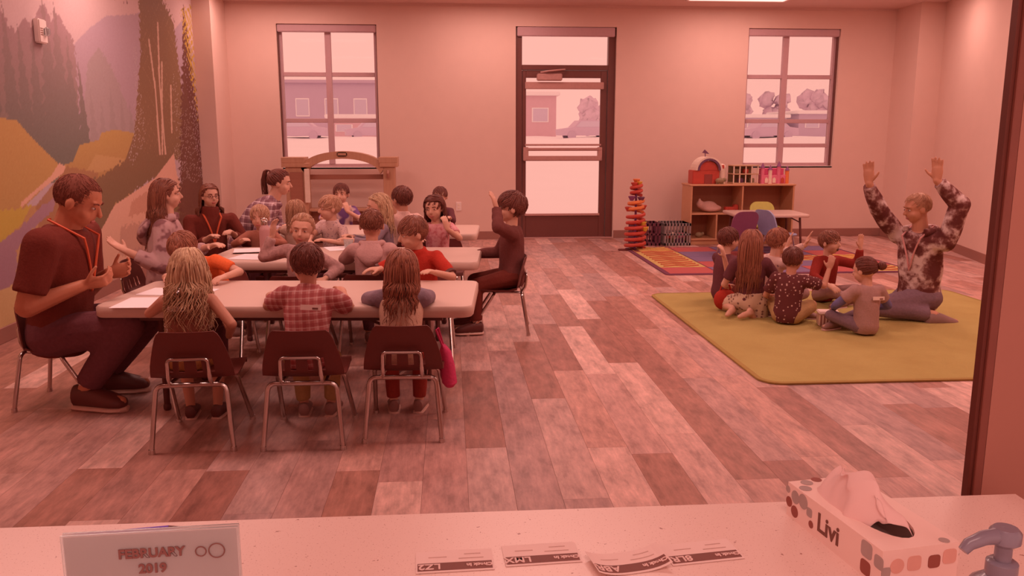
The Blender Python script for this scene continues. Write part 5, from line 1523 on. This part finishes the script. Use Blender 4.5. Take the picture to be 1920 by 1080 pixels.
# near table, near side
person('girl with long wavy blonde hair seen from behind', (-1.20, 3.76), 2, .365, 1.02, lean=(19, 0), head=(8, 24, 0), seed=2, fine=True,
       R_=(-1.04, 3.86, .43), L_=(-1.33, 4.02, .57), eR=(.8, -.4, -1), eL=(-1, -.2, -.6), palmR=(-.8, .2, .3), curlR=.9, hdirR=(.1, .45, .8), skin=KID2,
       hair=H_('long', M_blonde, n=511, r=.021, len=1.72, wave=.017, vol=1.09, flare=.24), top=dict(name='sleeveless_top', mat=cloth('dark_top', (150, 70, 54)), sleeve=0, tagged=-.02), bottom=dict(name='skirt', mat=cloth('tan_skirt', (196, 118, 72)), len=.9, off=.014), shoe=dkshoe)
person('boy in a red plaid shirt seen from behind', (-.665, 3.75), -1, .365, 1.05, lean=(15, 3), head=(22, 10, 0), seed=3, fine=True,
       R_=(-.53, 4.06, .585), L_=(-.885, 4.06, .575), eR=(.9, -.3, -1), eL=(-1, -.3, -1), palmL=(.3, 0, -1), palmR=(-.3, 0, -1), skin=KID2, build=1.06,
       hair=H_('short', M_dkbrown, vol=1.09, **SHORT), top=dict(mat=plaid('red_plaid', (208, 112, 104), (170, 58, 56), (226, 150, 140), 190, .1), sleeve=.72, collar=True, tagged=.03, off=.012), bottom=dict(mat=khaki), shoe=sneaker)
person('girl in a cream vest with teal sleeves leaning on the near table', (-.235, 3.78), -2, .36, 1.0, lean=(27, 0), head=(-2, 12, 0), seed=4, fine=True,
       R_=(-.20, 4.12, .585), L_=(-.30, 4.10, .585), eR=(1, .1, -.25), eL=(-1, .1, -.25), palmL=(0, 0, -1), palmR=(0, 0, -1), curlL=.2, curlR=.2, hdirR=(-.9, .4, 0), hdirL=(.9, .4, 0),
       hair=H_('long', M_auburn, n=434, r=.021, len=1.45, wave=.007, vol=1.07), top=dict(name='sleeved_top', mat=cloth('teal', (140, 92, 96)), sleeve=1.95, off=.011, vest=cloth('cream_vest', (206, 132, 108))), bottom=dict(mat=redpant), shoe=sneaker)
# near table, far side
person('child in an orange shirt bent over behind the blonde girl', (-1.36, 4.94), 172, .385, 1.05, lean=(34, 22), head=(-20, 42, 8), seed=5,
       R_=(-1.55, 4.60, .585), L_=(-1.25, 4.62, .585), eR=(-1, .2, -.3), eL=(1, .2, -.3), palmL=(0, 0, -1), palmR=(0, 0, -1),
       hair=H_('short', M_auburn, vol=1.07, **SHORT), top=dict(mat=cloth('orange', (236, 88, 46)), sleeve=.7), bottom=dict(mat=navy), shoe=sneaker)
i8 = person('boy in a red shirt with a striped cuff looking left', (-.165, 4.93), 165, .365, 1.10, lean=(12, 4), head=(-48, 12, 0), seed=6, fine=True,
       R_=(-.40, 4.74, .60), L_=(-.085, 4.64, .59), eR=(-1, .2, -.5), eL=(1, .3, -.7), palmL=(0, 0, -1), palmR=(0, 0, -1), hdirR=(-.9, -.2, 0),
       hair=H_('short', M_brown, vol=1.06, **SHORT), top=dict(mat=cloth('red_knit', (190, 44, 32)), sleeve=.85, cuffs=M_dark, collar=True), bottom=dict(mat=greypant), shoe=sneaker)
# middle table, near side
person('fair-haired girl in a grey sweater turning round with a raised arm', (-.92, 5.14), 150, .385, 1.04, lean=(4, -6), head=(30, 4, -6), seed=7, fine=True,
       R_=(-1.10, 5.20, .745), L_=(-.76, 5.0, .50), eR=(-1, .1, -.9), eL=(1, .2, -.8), palmR=(.6, -.3, .2), curlR=.35, hdirR=(.15, .0, 1),
       hair=H_('up', M_lightb, n=280, r=.021, vol=1.05, bun=(0, -.42, .12), bunr=.15), top=dict(name='sweater', mat=blotch('grey_sweater', ((.35, (172, 104, 96)), (.6, (196, 122, 112))), 40), sleeve=1.9, off=.012), bottom=dict(mat=navy), shoe=sneaker,
       fR=(-.96, 5.40, .06), fL=(-.84, 5.40, .06), kR=(0, .7, 1), kL=(0, .7, 1), fdR=(0, 1, 0), fdL=(0, 1, 0))
person('boy in a grey hoodie seen from behind at the middle table', (-.495, 5.20), -4, .375, 1.09, lean=(9, 0), head=(6, 6, 0), seed=8, fine=True,
       R_=(-.36, 5.52, .59), L_=(-.66, 5.52, .59), eR=(1, -.3, -1), eL=(-1, -.3, -1), palmL=(0, 0, -1), palmR=(0, 0, -1), skin=KID2,
       hair=H_('short', M_brown, n=420, r=.016, len=.2, vol=1.04), top=dict(name='hoodie', mat=cloth('grey_fleece', (196, 120, 110)), sleeve=1.95, hood=True, off=.014, fold=.005), bottom=dict(mat=dkjeans), shoe=sneaker)
# middle table ends
person('girl with long brown hair in a grey printed hoodie, palm out', (-1.93, 5.66), -80, .375, 1.48, adult=True, lean=(8, 0), head=(6, 0, 0), seed=9, build=.95, fine=True,
       R_=(-2.04, 5.36, .63), L_=(-1.66, 5.80, .60), eR=(.1, -.3, -1), eL=(0, .5, -1), palmR=(.4, -.2, .9), curlR=.2, hdirR=(-.8, -.1, .55), palmL=(0, 0, -1),
       hair=H_('long', M_brown, n=465, r=.021, len=1.75, wave=.008, vol=1.10), top=dict(name='hoodie', mat=blotch('printed_grey', ((.40, (140, 76, 74)), (.46, (190, 120, 114)), (.8, (200, 132, 124))), 9, 2), sleeve=1.75, hood=True, off=.015, fold=.005), bottom=dict(name='jeans', mat=dkjeans), shoe=sneaker)
i20 = person('boy in black raising his hand at the middle table\'s right end', (.425, 5.70), 88, .395, 1.20, lean=(0, 0), head=(6, -4, 0), seed=10, fine=True,
       L_=(.315, 5.56, .87), R_=(.18, 5.86, .52), eL=(.2, -.7, -1), eR=(0, .4, -1), palmL=(-.8, .3, .2), curlL=.25, hdirL=(-.3, .0, 1), fL=(.17, 5.56, .075), fR=(.14, 5.80, .075), kL=(-.7, -.1, 1), kR=(-.7, .1, 1), fdL=(-1, -.05, 0), fdR=(-1, .1, 0),
       hair=H_('short', M_dkbrown, vol=1.10, n=420, r=.026, len=.42), top=dict(name='jacket', mat=cloth('charcoal', (116, 50, 44)), sleeve=1.95, off=.014, fold=.004), bottom=dict(mat=blackc, off=.012), shoe=dkshoe)
i10 = person('girl in a black turtleneck and glasses with long brown hair', (-1.85, 6.53), -150, .37, 1.32, adult=True, lean=(6, 0), head=(8, 2, 0), seed=11, build=.95,
       R_=(-1.80, 6.24, .60), L_=(-1.63, 6.36, .62), eR=(-.6, .2, -1), eL=(.6, .4, -1), palmL=(0, 0, -1), palmR=(0, 0, -1), curlL=.8,
       hair=H_('long', M_brown, n=372, r=.021, len=1.5, wave=.006, vol=1.07), top=dict(name='turtleneck', mat=blackc, sleeve=1.9, turtle=True, lanyard=orangeL), bottom=dict(mat=dkjeans), shoe=dkshoe)
glasses(i10)
person('woman in a dark plaid shirt with a ponytail leaning over the far table', (-1.78, 7.24), -85, .42, 1.62, adult=True, lean=(50, 0), head=(-4, 8, 0), seed=12,
       R_=(-1.38, 7.06, .60), L_=(-1.36, 7.40, .60), eR=(-.3, -.6, -1), eL=(-.3, .6, -1), palmL=(0, 0, -1), palmR=(0, 0, -1),
       hair=H_('up', M_dkbrown, n=308, r=.021, vol=1.07, bun=(0, -.40, .30), bunr=.2, tail=1.1), top=dict(mat=plaid('dark_plaid', (176, 108, 108), (104, 42, 48), (226, 160, 154), 100, -.1, (1, 2)), sleeve=1.9, off=.014, collar=True), bottom=dict(name='jeans', mat=dkjeans), shoe=dkshoe)
# between middle and far tables
person('brown-haired girl with her back to the counter at the far table', (-1.21, 6.64), 6, .37, 1.0, lean=(8, 0), head=(24, 8, 0), seed=13,
       R_=(-1.08, 6.98, .60), L_=(-1.36, 7.0, .60), palmL=(0, 0, -1), palmR=(0, 0, -1), eR=(1, 0, -.8), eL=(-1, 0, -.8),
       hair=H_('long', M_lightb, n=310, r=.021, len=.95, wave=.005, vol=1.07), top=dict(mat=cloth('cream_knit', (206, 132, 112)), sleeve=1.9), bottom=dict(mat=navy), shoe=sneaker)
person('child facing the counter with only the face showing behind the raised arm', (-1.42, 6.38), 178, .385, .94, lean=(12, 0), head=(0, 6, 0), seed=14,
       R_=(-1.52, 6.14, .60), L_=(-1.30, 6.12, .60), palmL=(0, 0, -1), palmR=(0, 0, -1), eR=(-1, 0, -.6), eL=(1, 0, -.6),
       hair=H_('short', M_sandy, vol=1.05, **SHORT), top=dict(mat=cloth('rust', (170, 84, 66)), sleeve=1.9), bottom=dict(mat=navy), shoe=sneaker)
person('small blond boy in a pale print shirt looking left', (-.90, 6.48), 140, .40, 1.06, lean=(10, -8), head=(-22, 6, 0), seed=15,
       R_=(-1.05, 6.22, .585), L_=(-.90, 6.16, .59), eR=(-1, 0, -.6), eL=(1, -.2, -.7), palmL=(0, 0, -1), palmR=(0, 0, -1),
       hair=H_('short', M_sandy, vol=1.06, **SHORT), top=dict(mat=dotted('print_shirt', (214, 142, 130), (168, 104, 104), 60, .3), sleeve=.7, collar=True), bottom=dict(mat=navy), shoe=sneaker)
person('blonde girl in a teal top behind the boy in the hoodie', (-.50, 6.38), 100, .39, 1.10, lean=(6, 0), head=(10, 6, 0), seed=16,
       R_=(-.74, 6.30, .60), L_=(-.72, 6.10, .60), eR=(0, .6, -1), eL=(0, -.8, -1), palmL=(0, 0, -1), palmR=(0, 0, -1),
       hair=H_('long', M_blonde, n=310, r=.021, len=1.1, wave=.004, vol=1.07), top=dict(mat=cloth('teal', (140, 92, 96)), sleeve=1.9), bottom=dict(mat=navy), shoe=sneaker)
person('boy with dark short hair and a white collar behind the blonde girl', (-.37, 6.76), 25, .41, 1.12, lean=(4, 0), head=(20, 4, 0), seed=17,
       R_=(-.20, 7.06, .60), L_=(-.50, 7.08, .60), palmL=(0, 0, -1), palmR=(0, 0, -1), eR=(1, 0, -.8), eL=(-1, 0, -.8), skin=KID2,
       hair=H_('short', M_dkbrown, vol=1.06, **SHORT), top=dict(mat=cloth('white_shirt', (228, 148, 132)), sleeve=.6, collar=True), bottom=dict(mat=dkjeans), shoe=sneaker)
person('dark-haired girl in pink resting her cheek on her hand', (-.10, 6.52), 172, .385, 1.07, lean=(12, 0), head=(-12, 6, 4), seed=18,
       R_=(-.24, 6.20, .60), L_=(-.02, 6.24, .66), eR=(-1, 0, -.6), eL=(1, 0, -.9), palmL=(-.5, .8, .2), palmR=(0, 0, -1), hdirL=(-.25, .1, 1),
       hair=H_('long', M_dkbrown, n=372, r=.021, len=1.3, wave=.006, vol=1.10), top=dict(mat=blotch('pink_print', ((.4, (206, 92, 92)), (.55, (226, 128, 124))), 30), sleeve=.6), bottom=dict(mat=navy), shoe=sneaker)
# far table, far side
person('boy in a purple and white shirt eating behind the far table', (-1.02, 8.0), 178, .40, 1.06, lean=(8, 0), head=(-4, 4, 0), seed=19,
       R_=(-1.14, 7.70, .60), L_=(-.95, 7.78, .665), eR=(-1, 0, -.6), eL=(1, 0, -.8), palmL=(-.3, .9, 0), palmR=(0, 0, -1), curlL=.9, hdirL=(-.25, .2, 1),
       hair=H_('short', M_dkbrown, vol=1.06, **SHORT), top=dict(mat=blotch('purple_white', ((.45, (120, 62, 96)), (.52, (226, 150, 140))), 8, 1), sleeve=1.0), bottom=dict(mat=navy), shoe=sneaker)
person('dark-haired child behind the far table, mostly hidden by the girl in pink', (-.09, 8.0), 178, .40, .98, lean=(6, 0), head=(0, 4, 0), seed=20,
       R_=(-.2, 7.72, .60), L_=(.0, 7.72, .60), palmL=(0, 0, -1), palmR=(0, 0, -1), hair=H_('short', M_dkbrown, vol=1.06, **SHORT), top=dict(mat=navy, sleeve=1.9), bottom=dict(mat=navy), shoe=sneaker)
# ---- the group on the green rug
FZ = .014
person('young man in a camouflage hoodie kneeling with both arms raised', (3.50, 5.84), 116, .19, 1.62, adult=True, lean=(12, -2), head=(-28, 12, 0), seed=21, build=.98, fine=True,
       R_=(3.02, 5.84, 1.05), L_=(3.41, 5.60, 1.045), eR=(-.5, .4, -.6), eL=(.9, -.2, -.4), palmR=(-.6, -.7, 0), palmL=(-.7, -.6, 0), curlR=.12, curlL=.12, hdirR=(-.1, 0, 1), hdirL=(-.05, 0, 1),
       fR=(3.58, 6.02, .06), fL=(3.52, 5.66, .06), kR=(-.8, .1, -.55), kL=(-.8, -.35, -.55), fdR=(1, .3, -.05), fdL=(1, .1, -.05), skin=(206, 116, 90),
       hair=H_('crop', M_sandy, n=500, r=.010, len=.12, vol=1.03, line=.55), top=dict(name='hoodie', mat=blotch('camouflage', ((.40, (104, 42, 38)), (.47, (130, 64, 57)), (.53, (178, 112, 104)), (.62, (222, 156, 146))), 11, 3), sleeve=1.92, hood=True, off=.018, fold=.007, lanyard=plain('pale_ribbon', (216, 120, 112))), bottom=dict(name='jeans', mat=cloth('blue_jeans', (132, 82, 86), .2, 60), off=.012), shoe=plain('grey_shoe', (150, 92, 84), rough=.7))
def crossed(x, y, face, r=.2, k=.17, z=FZ):
    a = R(face); f = (-math.sin(a), math.cos(a)); rr = (math.cos(a), math.sin(a))
    W = lambda fx, fy, zz: (x + rr[0] * fx + f[0] * fy, y + rr[1] * fx + f[1] * fy, zz)
    return dict(fR=W(-.07, r, z + .05), fL=W(.07, r + .05, z + .05), kR=(rr[0] + f[0] * .3, rr[1] + f[1] * .3, .35), kL=(-rr[0] + f[0] * .3, -rr[1] + f[1] * .3, .35), fdR=(-rr[0], -rr[1], 0), fdL=(rr[0], rr[1], 0))
person('girl with a hair bun in a grey T-shirt over blue sleeves on the rug', (2.83, 5.33), 12, .08, .94, lean=(6, 2), head=(22, 12, 0), seed=22, fine=True,
       R_=(2.98, 5.52, .16), L_=(2.68, 5.50, .17), eR=(.8, -.5, -.5), eL=(-.9, -.4, -.4), **crossed(2.83, 5.33, 18),
       hair=H_('up', M_dkbrown, n=308, r=.021, vol=1.05, bun=(.22, -.46, .0), bunr=.17), top=dict(name='t_shirt', mat=cloth('grey_tee', (176, 108, 98)), sleeve=.6, off=.013, tagged=.03, under=cloth('blue_sleeve_cloth', (118, 84, 112))), bottom=dict(name='jeans', mat=cloth('blue_jeans', (132, 82, 86), .2, 60)), shoe=sneaker, extras=())
person('boy in a black speckled T-shirt with one hand raised on the rug', (2.43, 5.70), -32, .085, 1.0, lean=(5, 2), head=(-6, 10, 0), seed=23, fine=True,
       R_=(2.74, 5.74, .40), L_=(2.38, 5.95, .17), eR=(.5, -.3, -1), eL=(-.6, -.3, -.6), palmR=(.3, .9, 0), curlR=.25, hdirR=(.25, .05, 1), skin=KID2, **crossed(2.43, 5.70, -32),
       hair=H_('short', M_dkbrown, vol=1.07, **SHORT), top=dict(name='t_shirt', mat=dotted('speckled_black', (106, 42, 40), (208, 136, 124), 42, .26), sleeve=.75, off=.014), bottom=dict(name='shorts', mat=khaki, len=.95, off=.012), shoe=sneaker)
person('girl in a navy top and cream patterned skirt with long straight brown hair', (2.26, 5.98), -25, .13, 1.10, lean=(3, -5), head=(-8, 8, 0), seed=24, fine=True,
       R_=(2.46, 6.14, .22), L_=(2.15, 6.22, .2), eR=(.8, -.4, -.6), eL=(-.6, -.4, -.6), fR=(2.22, 5.88, .07), fL=(2.12, 5.98, .07), kR=(.6, .5, .05), kL=(.2, .8, .05), fdR=(-.8, -.5, 0), fdL=(-.6, -.8, 0),
       hair=H_('long', M_auburn, n=403, r=.021, len=1.9, wave=.003, vol=1.06), top=dict(mat=navy, sleeve=.7, hem=0.0, off=.012), bottom=dict(name='skirt', mat=dotted('cream_pattern', (216, 148, 122), (140, 80, 68), 34, .3), len=.95, off=.018, skirt=True), shoe=None)
person('dark-haired child in dark clothes behind the long-haired girl on the rug', (2.22, 6.52), -70, .10, 1.08, lean=(5, 0), head=(0, 6, 0), seed=25,
       R_=(2.14, 6.28, .42), L_=(2.4, 6.6, .25), eR=(-.3, -.6, -1), **crossed(2.22, 6.52, -70),
       hair=H_('short', M_dkbrown, vol=1.08, **SHORT), top=dict(mat=navy, sleeve=1.2), bottom=dict(mat=blackc), shoe=sneaker)
person('child in a pale spotted shirt stretching both arms out on the rug', (2.48, 6.24), -70, .10, 1.14, lean=(16, 0), head=(0, 8, 0), seed=26, fine=True,
       R_=(2.56, 6.08, .52), L_=(2.86, 6.28, .53), eR=(-.2, -.6, -1), eL=(.3, .5, -1), palmR=(.7, -.3, 0), palmL=(.7, -.3, 0), curlR=.2, curlL=.2, hdirR=(.3, .1, 1), hdirL=(.35, 0, 1), **crossed(2.48, 6.24, -70),
       hair=H_('short', M_auburn, vol=1.06, **SHORT), top=dict(mat=dotted('spotted_pale', (216, 142, 128), (150, 88, 88), 18, .2), sleeve=1.9), bottom=dict(mat=greypant), shoe=sneaker)
person('boy in a maroon sweater with open mouth and one hand up on the rug', (3.06, 6.48), 204, .085, 1.06, lean=(3, -2), head=(12, 0, 0), seed=27, fine=True,
       L_=(3.325, 6.44, .46), R_=(2.96, 6.20, .20), eL=(.7, -.1, -1), eR=(-.8, 0, -.5), palmL=(.2, -.9, 0), curlL=.15, hdirL=(-.05, 0, 1), extras=('open_mouth',), **crossed(3.06, 6.48, 204),
       hair=H_('short', M_brown, vol=1.06, **SHORT), top=dict(name='sweater', mat=cloth('maroon', (146, 36, 28)), sleeve=1.9, off=.012), bottom=dict(mat=greypant), shoe=sneaker)
